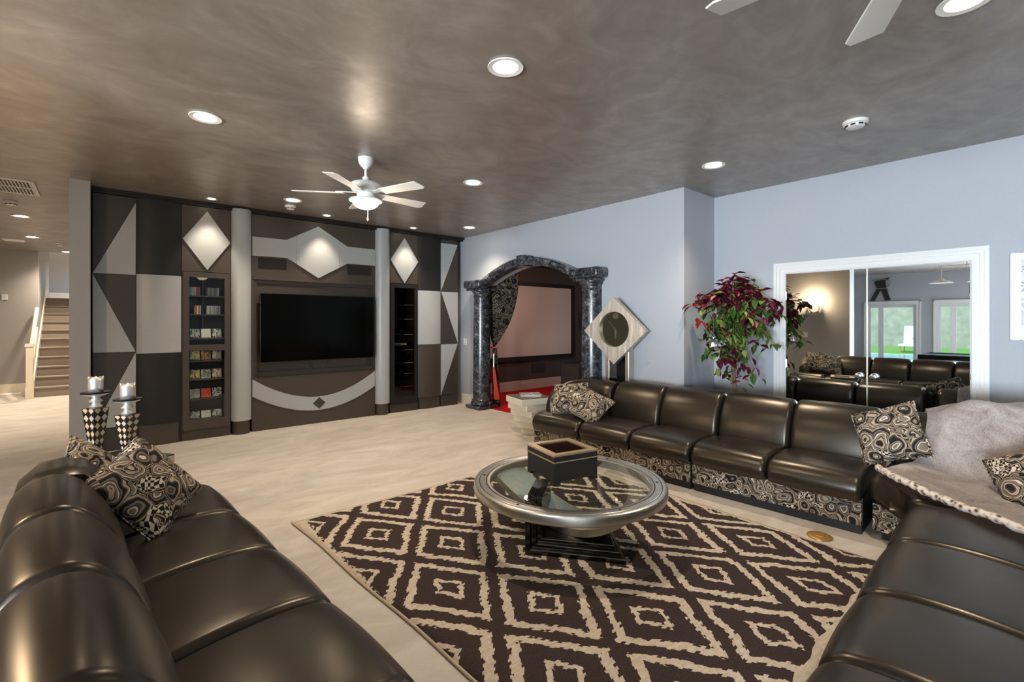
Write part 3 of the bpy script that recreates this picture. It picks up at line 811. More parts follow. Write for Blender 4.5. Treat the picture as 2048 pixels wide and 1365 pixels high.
# ================================================================= MARBLE ARCH
def column(y, label):
    t = thing('marble_column', label, 'column', (5.04, y, 0))
    obj('plinth', bxb(4.835, 5.245, y-.205, y+.205, .0125, .06, bev=.006), M['marble'], t)
    obj('base_moulding', lathe([(0, .06), (.185, .06), (.197, .075), (.197, .10), (.183, .118), (.17, .122), (.172, .15), (.158, .165), (0, .165)], 36, (5.04, y, 0)), M['marble'], t, smooth=True, autosmooth=40)
    obj('shaft', lathe([(0, .165), (.153, .165), (.152, .7), (.146, 1.4), (.136, 1.925), (0, 1.925)], 36, (5.04, y, 0)), M['marble'], t, smooth=True, autosmooth=40)
    obj('capital', lathe([(0, 1.925), (.142, 1.925), (.150, 1.94), (.142, 1.955), (.142, 1.985), (.150, 1.995), (.165, 2.02), (.178, 2.04), (.178, 2.05), (0, 2.05)], 36, (5.04, y, 0)), M['marble'], t, smooth=True, autosmooth=40)
    obj('abacus', bxb(4.845, 5.235, y-.195, y+.195, 2.05, 2.085, bev=.004), M['marble'], t)
column(6.655, 'black marble column beside the tied curtain')
column(4.165, 'black marble column beside the diamond clock')
t = thing('marble_arch', 'black marble arch with keystone over the theatre opening', 'arch', (5.04, 5.41, 2.086))
for ya, yb in ((6.46, 6.86), (3.93, 4.37)):
    bm = bxb(4.80, 5.045, ya-.03, yb+.03, 2.088, 2.225, bev=.035, seg=4)
    obj('entablature', bm, M['marble'], t, smooth=True, autosmooth=40)
bm = bmesh.new()
n = 22; prev = None
for i in range(n+1):
    u = i/n; y = 6.50+(4.33-6.50)*u; hgt = math.sin(math.pi*u)**.92
    zo = 2.205+.295*hgt; zi = 2.085+.295*hgt
    sec = [(5.045, zi), (4.90, zi), (4.885, zi+.03), (4.86, zi+.06), (4.86, zo-.02), (4.88, zo), (5.045, zo)]
    ring = [bm.verts.new((x, y, z)) for x, z in sec]
    if prev:
        for k in range(len(sec)): bm.faces.new((prev[k], prev[(k+1) % 7], ring[(k+1) % 7], ring[k]))
    else: bm.faces.new(ring)
    prev = ring
bm.faces.new(prev)
obj('arch_moulding', bm, M['marble'], t, smooth=True, autosmooth=30)
ky = 5.415
obj('keystone', prism([(ky-.055, 2.36), (ky+.055, 2.36), (ky+.085, 2.525), (ky-.085, 2.525)], 4.83, 5.045, 'x'), M['marble'], t)
# marble reveal pilaster behind the right column
obj('trim_2', bxb(5.06, 5.23, 3.98, 4.03, 0.0125, 2.10), M['marble'], kind='structure', keep=True)
# ---- curtain
def curt(u, v):
    # u 0..1 from column side to free side, v 0..1 top to tie
    ty = 6.86+(5.97-6.86)*u; tz = 2.10+.235*u**.8
    by = 6.635-.035*u; bz = 1.045+.03*u
    s = v**(1.0+.9*u)
    k = v
    y = ty+(by-ty)*(k**(2.2 if u > .2 else 1.6)*.55+.45*k*k*k) if True else 0
    z = tz+(bz-tz)*k
    f = .045*(1-.70*k)*math.sin(u*math.pi*13)
    return (5.285+f, y, z)
bm = grid(curt, 90, 30); bmesh.ops.solidify(bm, geom=list(bm.faces), thickness=.006)
t = thing('theatre_curtain', 'dark patterned curtain tied back against the marble column', 'curtain', (5.285, 6.5, .02))
obj('drape', bm, M['tap_curtain'], t, smooth=True)
def tail(u, v):
    w = .03+.075*v**.7
    return (5.285+.03*math.sin(u*math.pi*9), 6.60-.04*v-w+2*w*u, 1.05-1.03*v)
bm = grid(tail, 50, 14); bmesh.ops.solidify(bm, geom=list(bm.faces), thickness=.006)
obj('tail', bm, M['tap_curtain'], t, smooth=True)
bm = tube([(5.285+.055*math.cos(a), 6.61+.055*math.sin(a), 1.05) for a in [2*math.pi*i/20 for i in range(20)]], .014, 8, closed=True)
obj('tie_cord', bm, M['leaf_scarlet'], t, smooth=True)
bm = lathe([(0, .96), (.018, .955), (.026, .93), (.018, .90), (.022, .885), (.022, .72), (.026, .70), (0, .70)], 14, (5.20, 6.515, 0)); obj('tassel_head', bm, M['pewter'], t, smooth=True)
bm = bmesh.new()
for i in range(16):
    a = 2*math.pi*i/16
    tube([(5.20+.016*math.cos(a), 6.515+.016*math.sin(a), .71), (5.20+.025*math.cos(a), 6.47+.03*math.sin(a), .42), (5.20+.038*math.cos(a), 6.425+.05*math.sin(a), .16)], [.005, .007, .009], 5, bm)
obj('tassel_fringe', bm, M['tassel'], t)
# ---- theatre contents
t = thing('projection_screen', 'wide pale projection screen in black frame inside the theatre', 'screen', (7.4, 7.84, .6))
obj('screen_cloth', bxb(6.10, 8.62, 7.80, 7.812, .745, 2.31), M['proj'], t)
bm = bmesh.new(); f = .09
for (p, q, r_, s_) in ((6.10-f, 6.10, .745-f, 2.31+f), (8.62, 8.62+f, .745-f, 2.31+f), (6.10, 8.62, .745-f, .745), (6.10, 8.62, 2.31, 2.31+f)): box(bm, p, q, 7.785, 7.848, r_, s_)
obj('frame', bm, M['blackmat'], t)
obj('in_wall_speaker', bxb(8.93, 9.13, 7.835, 7.85, 1.30, 1.75), M['speaker'], label='dark rectangular wall speaker right of the projection screen', cat='speaker')
obj('in_wall_speaker', bxb(7.35, 7.75, 7.835, 7.85, .36, .56), M['speaker'], label='dark rectangular wall speaker under the projection screen', cat='speaker')
t = thing('media_console', 'low dark console along the theatre wall', 'console', (9.2, 7.5, 0))
obj('body', bxb(8.32, 10.1, 7.30, 7.845, .06, .50, bev=.005), M['brown'], t)
obj('top', bxb(8.30, 10.12, 7.28, 7.845, .50, .53, bev=.005), M['char'], t)
obj('plinth', bxb(8.36, 10.06, 7.34, 7.84, 0, .06), M['blackmat'], t)
for i in range(3): obj('door', bxb(8.34+.585*i, 8.34+.585*i+.575, 7.288, 7.30, .08, .48), M['char'], t)
for i, xx in enumerate((8.55, 8.95)):
    obj('remote_control', bxb(xx, xx+.16, 7.38, 7.43, .530, .548, bev=.005), M['cream'], label='small pale remote control on the dark theatre console, %s' % ('nearer the screen' if i == 0 else 'nearer the black box'), cat='remote')
t = thing('subwoofer', 'black subwoofer box on the theatre console', 'speaker', (9.3, 7.6, .531))
obj('cabinet', bxb(9.16, 9.46, 7.45, 7.75, .531, .83, bev=.01), M['blackmat'], t)
obj('grille', bxb(9.18, 9.44, 7.44, 7.45, .55, .81), M['speaker'], t)
def plate(name, c, n, w, h, label, cat, kids, m=None):
    """wall plate; n = 'x-' etc facing"""
    t = thing(name, label, cat, c)
    q = Matrix.Translation(c) @ Matrix.Rotation({'x-': R(90), 'y-': 0, 'y-2': 0, 'x+': -R(90)}[n] if n != 'x-' else -R(90), 4, 'Z')
    bm = bxb(-w/2, w/2, -.007, 0, -h/2, h/2, bev=.003, mtx=q); obj('plate', bm, m or M['white'], t)
    for (kx, kz, kw, kh, nm) in kids: obj(nm, bxb(kx-kw/2, kx+kw/2, -.011, -.007, kz-kh/2, kz+kh/2, bev=.001, mtx=q), m or M['white'], t)
    return t
plate('light_switch', (5.048, 7.165, 1.14), 'x-', .10, .125, 'white light switch between the cabinets and the marble column', 'switch', [(-.02, 0, .03, .065, 'rocker'), (.025, 0, .03, .065, 'rocker')])
plate('wall_outlet', (7.05, 7.83, .12), 'y-', .12, .075, 'pale outlet plate on the theatre baseboard', 'outlet', [(-.025, 0, .03, .03, 'socket'), (.025, 0, .03, .03, 'socket')], simple('tan_plate', (.55, .45, .40), .5))
plate('wall_outlet', (5.048, 3.30, 1.03), 'x-', .05, .05, 'small grey hook plate on the wall right of the clock', 'plate', [(0, 0, .02, .02, 'stud')], M['wall'])
plate('thermostat', (-1.56, 14.598, 2.03), 'y-', .09, .12, 'small white box on the wall left of the stairs', 'thermostat', [(0, .02, .05, .03, 'dial')])
plate('light_switch', (-1.798, 4.21, 1.19), 'x+', .12, .12, 'white double switch under the wall sconce, seen in the mirror', 'switch', [(-.025, 0, .03, .065, 'rocker'), (.025, 0, .03, .065, 'rocker')])

# ================================================================= CEILING FIXTURES
def downlight(x, y, r, label, e, cone=118, group='recessed ceiling lights', tgt=None, blend=1.0):
    t = thing('recessed_light', label, 'ceiling light', (x, y, H-.006), 0, group)
    bm = lathe([(r, 0), (r+.022, -.004), (r+.024, .0), (r+.022, .004), (r, .005)], 28, (x, y, H-.006)); obj('trim_ring', bm, M['whitemetal'], t, smooth=True, autosmooth=40)
    obj('lens', lathe([(0, -.002), (r*.7, -.002), (r, .001), (r, .004), (0, .004)], 28, (x, y, H-.006)), M['lamp'], t, smooth=True)
    l = light('recessed_bulb', 'SPOT', (x, y, H-.03), e, WARM, spot_size=R(cone), spot_blend=blend, shadow_soft_size=.05, target=tgt or (x, y, 0))
    l.parent = t; l.matrix_parent_inverse = Matrix.Translation(-Vector(t.location))
E1 = 72
for x, y, lb in ((.589, 4.223, 'recessed light nearest the entrance side, left of the white fan'), (1.849, 2.203, 'large recessed light closest to the camera, above the rug'),
                 (4.555, 2.245, 'recessed light above the right-hand sofa by the blue wall corner'), (3.108, 4.264, 'recessed light to the right of the lit white fan'),
                 (1.827, 6.361, 'recessed light just above the left-hand smoke alarm near the television'), (4.537, 6.321, 'recessed light in the far corner above the marble arch'),
                 (3.145, .307, 'recessed light cut off by the top right picture edge')):
    downlight(x, y, .085, lb, E1)
for x, lb in ((1.035, 'small spotlight over the left display diamond'), (2.46, 'small spotlight over the bow-tie band'), (3.86, 'small spotlight over the right cabinet diamond')):
    downlight(x, 6.95, .045, lb, 26, 62, 'small wall-washing spotlights', (x, 7.24, 2.0), .8)
for x, y, lb in ((-.896, 9.90, 'recessed light nearest in the passage ceiling'), (-.958, 12.2, 'second recessed light along the passage ceiling'), (-.583, 14.30, 'recessed light at the foot of the stairs')):
    downlight(x, y, .085, lb, 165, 130, 'passage recessed lights')
light('stairwell_bulb', 'POINT', (-.65, 16.2, 4.8), 45, WARM, shadow_soft_size=.15)
light('theatre_bulb', 'AREA', (7.3, 5.6, 2.70), 11, (1, .80, .70), shape='DISK', size=.5, target=(7.4, 7.8, 1.3))  # unseen area lamp without a fixture, put in to light the screen
light('theatre_floor_bulb', 'AREA', (6.2, 6.6, 2.70), 8, (1, .78, .66), shape='DISK', size=.3, target=(6.2, 6.6, 0))  # second unseen area lamp, no fixture, aimed down at the floor
def smoke(x, y, label, r=.07):
    t = thing('smoke_alarm', label, 'smoke alarm', (x, y, H-.05), 0, 'ceiling alarms')
    obj('body', lathe([(0, -.052), (r*.55, -.052), (r*.72, -.046), (r*.80, -.028), (r*.95, -.022), (r, -.012), (r, 0), (0, 0)], 28, (x, y, H)), M['whitemetal'], t, smooth=True, autosmooth=35)
    for k in range(8):
        a = 2*math.pi*k/8; q = Matrix.Translation((x, y, H)) @ Matrix.Rotation(a, 4, 'Z')
        obj('slot', bxb(r*.745, r*.79, -.016, .016, -.043, -.031, mtx=q), M['blackmat'], t)
smoke(4.398, 1.044, 'white smoke alarm on the ceiling near the blue wall', .085); smoke(1.896, 6.71, 'white smoke alarm left of the ceiling fan by the media wall')
smoke(-.886, 8.80, 'round smoke alarm beside the passage air vent'); smoke(-.621, 12.84, 'smoke alarm above the stairs')
t = thing('air_vent', 'white louvred return air vent in the passage ceiling', 'vent', (-.86, 7.80, H-.014))
bm = bmesh.new(); a, b_, c, e = -1.15, -.57, 7.40, 8.16
for (p, q, r_, s_) in ((a, a+.035, c, e), (b_-.035, b_, c, e), (a+.035, b_-.035, c, c+.035), (a+.035, b_-.035, e-.035, e), (a+.035, b_-.035, (c+e)/2-.012, (c+e)/2+.012)): box(bm, p, q, r_, s_, H-.014, H-.001)
obj('frame', bm, M['whitemetal'], t); obj('backing', bxb(a+.03, b_-.03, c+.03, e-.03, H-.003, H-.001), M['blackmat'], t)
n = 18
for half in ((c+.037, (c+e)/2-.013), ((c+e)/2+.013, e-.037)):
    for i in range(n):
        x = a+.045+i*(b_-a-.09)/(n-1)
        obj('slat', bxb(x-.006, x+.006, half[0], half[1], H-.012, H-.004), M['whitemetal'], t)
t = thing('air_vent', 'small square vent far down the passage ceiling', 'vent', (-1.256, 12.87, H-.012))
obj('frame', bxb(-1.40, -1.11, 12.72, 13.02, H-.012, H-.001, bev=.004), M['whitemetal'], t)
for i in range(6): obj('slat', bxb(-1.37, -1.14, 12.75+.045*i, 12.775+.045*i, H-.018, H-.012), M['whitemetal'], t)

def fan(x, y, a0, label, lit=True):
    t = thing('ceiling_fan', label, 'ceiling fan', (x, y, H-.5))
    L = (x, y, H)
    obj('canopy', lathe([(0, -.105), (.022, -.105), (.030, -.09), (.05, -.075), (.066, -.045), (.07, -.02), (.072, 0), (0, 0)], 28, L), M['whitemetal'], t, smooth=True, autosmooth=35)
    obj('downrod', lathe([(0, -.21), (.0135, -.21), (.0135, -.10), (0, -.10)], 14, L), M['whitemetal'], t, smooth=True)
    obj('motor', lathe([(0, -.335), (.085, -.335), (.125, -.31), (.145, -.28), (.15, -.262), (.135, -.242), (.09, -.228), (.045, -.222), (.032, -.205), (.030, -.18), (0, -.18)], 36, L), M['whitemetal'], t, smooth=True, autosmooth=35)
    obj('switch_housing', lathe([(0, -.395), (.07, -.395), (.082, -.375), (.08, -.335), (0, -.335)], 30, L), M['whitemetal'], t, smooth=True, autosmooth=35)
    lk = obj('light_pan', lathe([(0, -.402), (.150, -.408), (.156, -.400), (.150, -.393), (0, -.392)], 36, L), M['edge_glass'], t, smooth=True, autosmooth=35)
    pr = [(.122*math.cos(k*math.pi/20), -.408-.075*math.sin(k*math.pi/20)) for k in range(11)]
    obj('glass_bowl', lathe([(0, -.408)]+pr, 36, L), M['bowl'], lk, smooth=True)
    if lit: obj('pull_chain', tube([(x+.02, y, H-.478), (x+.02, y, H-.55)], .0018, 6), M['whitemetal'], t)
    if lit: obj('pull_knob', lathe([(0, -.59), (.006, -.588), (.008, -.575), (.004, -.55), (0, -.548)], 10, (x+.02, y, H)), M['whitemetal'], t, smooth=True)
    zb = H-.335
    for k in range(5):
        q = Matrix.Translation((x, y, zb)) @ Matrix.Rotation(R(a0+72*k), 4, 'Z') @ Matrix.Rotation(R(-11), 4, 'X')
        bm = prism([(.20, -.055), (.63, -.072), (.655, .045), (.62, .072), (.20, .055)], -.004, .004, 'z'); bmesh.ops.bevel(bm, geom=list(bm.edges), offset=.003, segments=1, affect='EDGES'); bm.transform(q)
        bl = obj('blade', bm, M['whitemetal'], t)
        bm = prism([(.06, -.02), (.16, -.022), (.20, -.042), (.27, -.03), (.27, .03), (.20, .042), (.16, .022), (.06, .02)], .005, .012, 'z'); bm.transform(q)
        obj('blade_iron', bm, M['whitemetal'], bl)
    if lit:
        l = light('fan_bulb', 'POINT', (x, y, H-.54), 5, WARM, shadow_soft_size=.09); l.parent = t; l.matrix_parent_inverse = Matrix.Translation(-Vector(t.location))
fan(1.885, 4.30, 4, 'white five-blade ceiling fan with glowing bowl light and pull chain')
fan(1.91, .26, 28, 'white ceiling fan at the top picture edge, only blade tips showing', False)

# ================================================================= STAIRS
t = thing('staircase', 'carpeted stairs with cream newel post beyond the grey pier', 'stairs', (-.66, 13.41, 0))
for i in range(11):
    y = 13.41+.268*i; z = .19*(i+1)
    bm = bmesh.new(); box(bm, -1.03, -.275, y, y+.268+.002, z-.19 if i else 0, z-.035); box(bm, -1.03, -.275, y-.03, y+.27, z-.035, z)
    bmesh.ops.bevel(bm, geom=[e for e in bm.edges if abs(e.verts[0].co.y-(y-.03)) < 1e-5 and abs(e.verts[1].co.y-(y-.03)) < 1e-5], offset=.012, segments=2, affect='EDGES')
    obj('step', bm, M['staircarpet'], t)
obj('landing', bxb(-1.055, -.275, 16.36, 17.39, 1.90, 2.089), M['staircarpet'], t)
pts = [(13.43, 0), (13.43, .33), (16.36, 2.09+.30), (16.36, 1.6), (14.2, 0)]
obj('skirt_board', prism(pts, -1.055, -1.032, 'x'), M['trim'], t)
bm = bmesh.new(); box(bm, -1.135, -1.035, 13.26, 13.36, 0, 1.02); box(bm, -1.150, -1.02, 13.245, 13.375, 1.02, 1.05); box(bm, -1.143, -1.027, 13.252, 13.368, 1.05, 1.075); box(bm, -1.145, -1.025, 13.25, 13.37, 0, .22)
obj('newel_post', bm, M['trim'], t)
bm = bmesh.new(); tube([(-1.075, 13.37, .95), (-1.075, 14.55, 1.80)], .034, 10, bm); obj('handrail', bm, M['trim'], t)
obj('curb_wall', prism([(13.37, 0), (13.37, .55), (13.52, .66), (14.58, 1.40), (14.58, 0)], -1.10, -1.058, 'x'), M['trim'], t)
obj('floor_register', bxb(-1.62, -1.28, 14.15, 14.40, .001, .02, bev=.005), M['cloth_w'], label='flat pale floor register on the carpet by the stairs', cat='vent')

# ================================================================= SOFAS
seat_p = [(-.022, .335), (-.012, .262), (.03, .236), (.30, .235), (.60, .245), (.66, .30), (.63, .385), (.52, .418), (.32, .436), (.14, .432), (.03, .405)]
back_p = [(.565, .30), (.552, .42), (.575, .56), (.625, .675), (.70, .765), (.775, .80), (.85, .788), (.915, .735), (.945, .63), (.948, .45), (.946, .25), (.80, .24), (.62, .25)]
def pillowed(prof, x0, x1, r, q, n=5, crown=.008):
    P = spline([(a, b_) for a, b_ in prof], n, True)
    m = len(P); ar = sum(P[i].x*P[(i+1) % m].y-P[(i+1) % m].x*P[i].y for i in range(m))
    Ns = []
    for i in range(m):
        t = (P[(i+1) % m]-P[i-1]).normalized(); nn = Vector((t.y, -t.x))
        Ns.append(nn if ar > 0 else -nn)
    st = []
    k = 6
    for i in range(k+1): a = math.pi/2*i/k; st.append((x0+r*(1-math.cos(a))*.8, r*(1-math.sin(a))))
    for i in range(1, 8): st.append((x0+.8*r+(x1-x0-1.6*r)*i/8, -crown*math.sin(math.pi*i/8)))
    for i in range(k, -1, -1): a = math.pi/2*i/k; st.append((x1-r*(1-math.cos(a))*.8, r*(1-math.sin(a))))
    bm = bmesh.new(); prev = None; first = None
    for x, e in st:
        ring = [bm.verts.new(q @ V(x, p.x-nn.x*e, p.y-nn.y*e)) for p, nn in zip(P, Ns)]
        if prev:
            for i in range(m): bm.faces.new((prev[i], prev[(i+1) % m], ring[(i+1) % m], ring[i]))
        else: first = ring
        prev = ring
    bm.faces.new(first[::-1]); bm.faces.new(prev)
    return bm
def sofa_unit(name, ox, oy, th, off, w, seats, label, end=None):
    """local x along the width, y towards the rear; off = distance along x from the run's origin"""
    q0 = Matrix.Translation((ox, oy, 0)) @ Matrix.Rotation(th, 4, 'Z')
    base = q0 @ V(off+w/2, .45, 0)
    t = thing(name, label, 'sofa', base, th, 'black leather sectional pieces')
    q = q0 @ Matrix.Translation((off, 0, 0))
    obj('plinth', bxb(.012, w-.012, .045, .92, 0, .066, mtx=q), M['toe'], t)
    obj('body', bxb(.003, w-.003, .042, .935, .066, .262, mtx=q), M['leather_flat'], t)
    obj('fabric_band', bxb(.008, w-.008, .022, .042, .068, .248, bev=.005, mtx=q), M['tap_band'], t, label='patterned tapestry band under the seat')
    sw = w/seats
    for k in range(seats):
        a, b_ = k*sw+.002, (k+1)*sw-.002
        obj('seat_cushion', pillowed(seat_p, a, b_, .050, q), M['leather'], t, smooth=True, autosmooth=60)
        if end and ((end == 'lo' and k == 0) or (end == 'hi' and k == seats-1)): continue
        obj('back_cushion', pillowed(back_p, a, b_, .055, q), M['leather'], t, smooth=True, autosmooth=60)
    if end:
        f = (lambda x: x) if end == 'lo' else (lambda x: w-x)
        path = [(sw-.004, .755), (.42, .755), (.31, .745), (.205, .70), (.130, .61), (.085, .49), (.070, .34), (.070, .22)] if end == 'lo' else [(sw-.004, .755), (.42, .755), (.33, .74), (.245, .69), (.185, .61), (.155, .52), (.150, .45), (.150, .40)]
        hs = [.80, .80, .80, .79, .77, .735, .68, .56] if end == 'lo' else [.80, .80, .795, .775, .735, .675, .60, .50]; hw = [.193, .19, .188, .18, .165, .145, .115, .05]
        PP = spline(path, 4); HH = spline([(h_, w_) for h_, w_ in zip(hs, hw)], 4)
        bm = bmesh.new(); prev = None; first = None
        for i, p in enumerate(PP):
            a = PP[max(0, i-1)]; c = PP[min(len(PP)-1, i+1)]; tt = (c-a).normalized(); nn = Vector((-tt.y, tt.x))
            h_, w_ = HH[i].x, HH[i].y
            if i == 0: w_ -= .02; h_ -= .02
            sec = [(-w_, .26), (-w_*1.02, .45*h_/.8), (-w_*.96, .60*h_/.8), (-w_*.80, .72*h_/.8), (-w_*.45, .785*h_/.8), (0, h_), (w_*.45, .785*h_/.8), (w_*.80, .72*h_/.8), (w_*.96, .60*h_/.8), (w_*1.02, .45*h_/.8), (w_, .26)]
            ring = [bm.verts.new(q @ V(f(p.x+nn.x*s), p.y+nn.y*s, z)) for s, z in sec]
            if prev:
                for k in range(len(ring)): bm.faces.new((prev[k], prev[(k+1) % len(ring)], ring[(k+1) % len(ring)], ring[k]))
            else: first = ring
            prev = ring
        bm.faces.new(first); bm.faces.new(prev)
        obj('wrap_back', bm, M['leather'], t, smooth=True, autosmooth=60)
    return t
# right-hand run (faces the rug from the blue wall side)
RT = -R(87.45); RX, RY = 3.868, 4.12
sofa_unit('sectional_end', RX, RY, RT, 0, .70, 1, 'curved end piece of black leather sofa beside the stacked slab table', 'lo')
sofa_unit('sectional_loveseat', RX, RY, RT, .705, 1.25, 2, 'two-seat black leather sofa section behind the coffee table box')
sofa_unit('sectional_loveseat', RX, RY, RT, 1.96, 1.25, 2, 'two-seat black leather sofa section in front of the mirrored doors')
# near right run (faces the media wall)
BT = R(182.4); BX, BY = 3.700, .600
sofa_unit('sectional_loveseat', BX, BY, BT, 0, 1.335, 2, 'two-seat black leather section next to the corner piece, lower right')
sofa_unit('sectional_loveseat', BX, BY, BT, 1.34, 1.10, 2, 'black leather section at the bottom right picture edge')
# left-hand run
LT = R(94.1); LX, LY = .785, .70
sofa_unit('sectional_loveseat', LX, LY, LT, 0, 1.215, 2, 'two-seat black leather section at the bottom left, nearest the camera')
sofa_unit('sectional_loveseat', LX, LY, LT, 1.22, 1.215, 2, 'two-seat black leather section in the middle of the left sofa')
sofa_unit('sectional_end', LX, LY, LT, 2.44, .66, 1, 'black leather end piece with pillows below the candlesticks', 'hi')
# corner piece
t = thing('sectional_corner', 'black leather corner piece under the fur throw', 'sofa', (4.35, .3, 0), 0, 'black leather sectional pieces')
cq = [(4.035, .868), (4.02, .70), (3.90, .615), (3.745, .605), (3.745, -.36), (4.98, -.36), (4.98, .868)]
def inpoly(d):
    return inset(cq, d)
obj('plinth', prism(inpoly(.05), 0, .066, 'z'), M['toe'], t)
obj('body', prism(inpoly(.03), .066, .26, 'z'), M['leather_flat'], t)
bm = bmesh.new(); pp = inpoly(.012)[0:4]
for i in range(3):
    a, b_ = V(*pp[i], 0), V(*pp[i+1], 0); dd = (b_-a).normalized(); nn = V(-dd.y, dd.x, 0)*.016
    prism([(a.x, a.y), (b_.x, b_.y), (b_.x-nn.x, b_.y-nn.y), (a.x-nn.x, a.y-nn.y)], .068, .248, 'z', bm)
obj('fabric_band', bm, M['tap_band'], t, label='patterned tapestry band under the seat')
bm = prism(inpoly(-.018), .245, .432, 'z')
bmesh.ops.bevel(bm, geom=list(bm.edges), offset=.07, segments=6, affect='EDGES', profile=.5, clamp_overlap=True)
obj('seat_cushion', bm, M['leather'], t, smooth=True, autosmooth=50)
cm = Matrix.Translation((4.0, .868, 0)) @ Matrix.Rotation(-R(90), 4, 'Z')
obj('back_cushion', pillowed(back_p, .004, 1.22, .055, cm), M['leather'], t, smooth=True, autosmooth=60)
cm = Matrix.Translation((4.60, .53, 0)) @ Matrix.Rotation(R(180), 4, 'Z')
obj('back_cushion', pillowed(back_p, .0, .85, .055, cm), M['leather'], t, smooth=True, autosmooth=60)

# ---- pillows
def pillow(c, n, roll, s, th, label, m, sx=1.0):
    q = tilted(c, n, roll); bm = bmesh.new(); N = 22
    def f(sg):
        def g_(u, v):
            a, b_ = 2*u-1, 2*v-1
            e = max(0, (1-abs(a)**2.6)*(1-abs(b_)**2.6))
            pin = 1-.07*(1-abs(a*b_)**.7)*max(abs(a), abs(b_))**2
            z = sg*th*e**.55
            z += .010*math.sin(5*a+1.7*b_+c[0]*9)*e
            return q @ V(a*s*.5*pin*sx, b_*s*.5*pin, z)
        return g_
    grid(f(1), N, N, bm); grid(f(-1), N, N, bm)
    bmesh.ops.remove_doubles(bm, verts=bm.verts, dist=1e-4)
    t = thing('throw_pillow', label, 'pillow', c, 0, 'tapestry throw pillows')
    obj('cover', bm, m, t, smooth=True)
    pts = []
    for k in range(80):
        w = k/80*4; i = int(w); fr_ = w-i
        a, b_ = [(2*fr_-1, -1), (1, 2*fr_-1), (1-2*fr_, 1), (-1, 1-2*fr_)][i]
        pin = 1-.07*(1-abs(a*b_)**.7)*max(abs(a), abs(b_))**2
        pts.append(q @ V(a*s*.5*pin*sx, b_*s*.5*pin, 0))
    obj('piping', tube(pts, .0045, 6, closed=True), M['tap2'], t, smooth=True)
pillow((.175, 3.12, .64), (.52, -.62, .58), R(24), .44, .085, 'large tapestry pillow standing on its corner on the left sofa', M['tap1'])
pillow((-.02, 3.48, .66), (.75, -.25, .60), R(20), .40, .08, 'tapestry pillow half hidden behind another on the left sofa', M['tap2'])
pillow((4.17, 3.80, .60), (-.72, -.25, .62), R(8), .42, .08, 'upright tapestry pillow at the far end of the right sofa', M['tap1'])
pillow((4.13, 3.45, .565), (-.60, -.30, .78), R(-28), .40, .075, 'tilted tapestry pillow lying against another on the right sofa', M['tap2'])
pillow((4.47, .85, .665), (-.86, .16, .42), R(24), .42, .075, 'tapestry pillow propped beside the fur throw', M['tap1'])
pillow((4.02, .06, .58), (-.80, .38, .52), R(34), .45, .08, 'tapestry pillow on the fur throw at the right picture edge', M['tap2'])

# ---- fur throw over the corner
def sm(a, b_, x):
    t = max(0, min(1, (x-a)/(b_-a))); return t*t*(3-2*t)
def throw_h(x, y):
    hb = max(sm(4.38, 4.72, x), sm(.10, -.16, y))
    h = .455+(.815+.095*sm(.74, .42, y)-.455)*hb
    h += .012*(math.sin(11*x+5*y)+math.sin(7*x-13*y)+.6*math.sin(19*x+17*y))*(.35+.65*hb)
    h += .02*sm(4.1, 4.4, x)*math.sin(9*(x+y))
    return h
def throw(u, v):
    # v: along the front edge, u: from the front edge towards the rear of the corner
    bow = .10*math.sin(math.pi*v)
    ex, ey = 4.16+(3.40-4.16)*v-.45*bow, .84+(.05-.84)*v+.6*bow
    rx, ry = 4.86+.04*v, .70+(-.33-.70)*v**.9
    if u < .82:
        k = u/.82
        x = ex+(rx-ex)*k; y = ey+(ry-ey)*k
        y += -.10*math.sin(math.pi*k)*(1-v)**3
        return (x, y, throw_h(x, y)+.014)
    k = (u-.82)/.18
    z0 = throw_h(rx, ry)+.014
    return (rx+.115*math.sin(k*math.pi/2)+.012*math.sin(v*40)*k, ry, z0-(.05+.06*math.sin(v*9))*k-.38*k*k)
bm = grid(throw, 90, 80); bmesh.ops.solidify(bm, geom=list(bm.faces), thickness=-.012)
t = thing('fur_throw', 'mauve grey faux fur throw draped over the sofa corner', 'blanket', (4.4, .3, .45))
obj('fur', bm, M['fur'], t, smooth=True)
pts = [V(*throw(0, k/50))+V(-.012, .012, .012) for k in range(51)]
obj('spotted_edge', tube(pts, [.022+.004*math.sin(k*1.7) for k in range(51)], 10), M['leopard'], t, smooth=True, label='spotted fur edge of the throw')

# ================================================================= RUG, COFFEE TABLE
rx0, rx1, ry0, ry1 = 1.09, 3.86, .68, 3.755
def rugf(u, v):
    y = ry0+(ry1-ry0)*v; xl = 1.076+.046*(3.755-y); xr = 3.815-.048*(3.755-y); x = xl+(xr-xl)*u
    e = min(u, 1-u, v, 1-v)
    x += .006*math.sin(v*17)*(1 if u < .02 else 0); y += .008*math.sin(u*15)*(1 if v > .98 else 0)
    return (x, y, .004+.010*min(1, e*40))
t = thing('area_rug', 'dark brown and ivory diamond ikat rug under the coffee table', 'rug', (0, 0, 0))
bm = slabgrid(rugf, 60, 60, lambda p: (p[0], p[1], .001))
obj('pile', bm, M['rug'], t, smooth=True)
pts = [(1.076+.046*(3.755-(ry0+(ry1-ry0)*k/60))+.006*math.sin(k/60*17), ry0+(ry1-ry0)*k/60, .008) for k in range(61)]
obj('bound_edge', tube(pts, .008, 6), M['rug_edge'], t, smooth=True)
t = thing('floor_outlet', 'round brass floor outlet cover at the rug edge', 'outlet', (3.80, 1.11, .001))
obj('cover', lathe([(0, .012), (.062, .012), (.078, .006), (.080, 0), (0, 0)], 32, (3.80, 1.11, .001)), M['brass'], t, smooth=True, autosmooth=40)
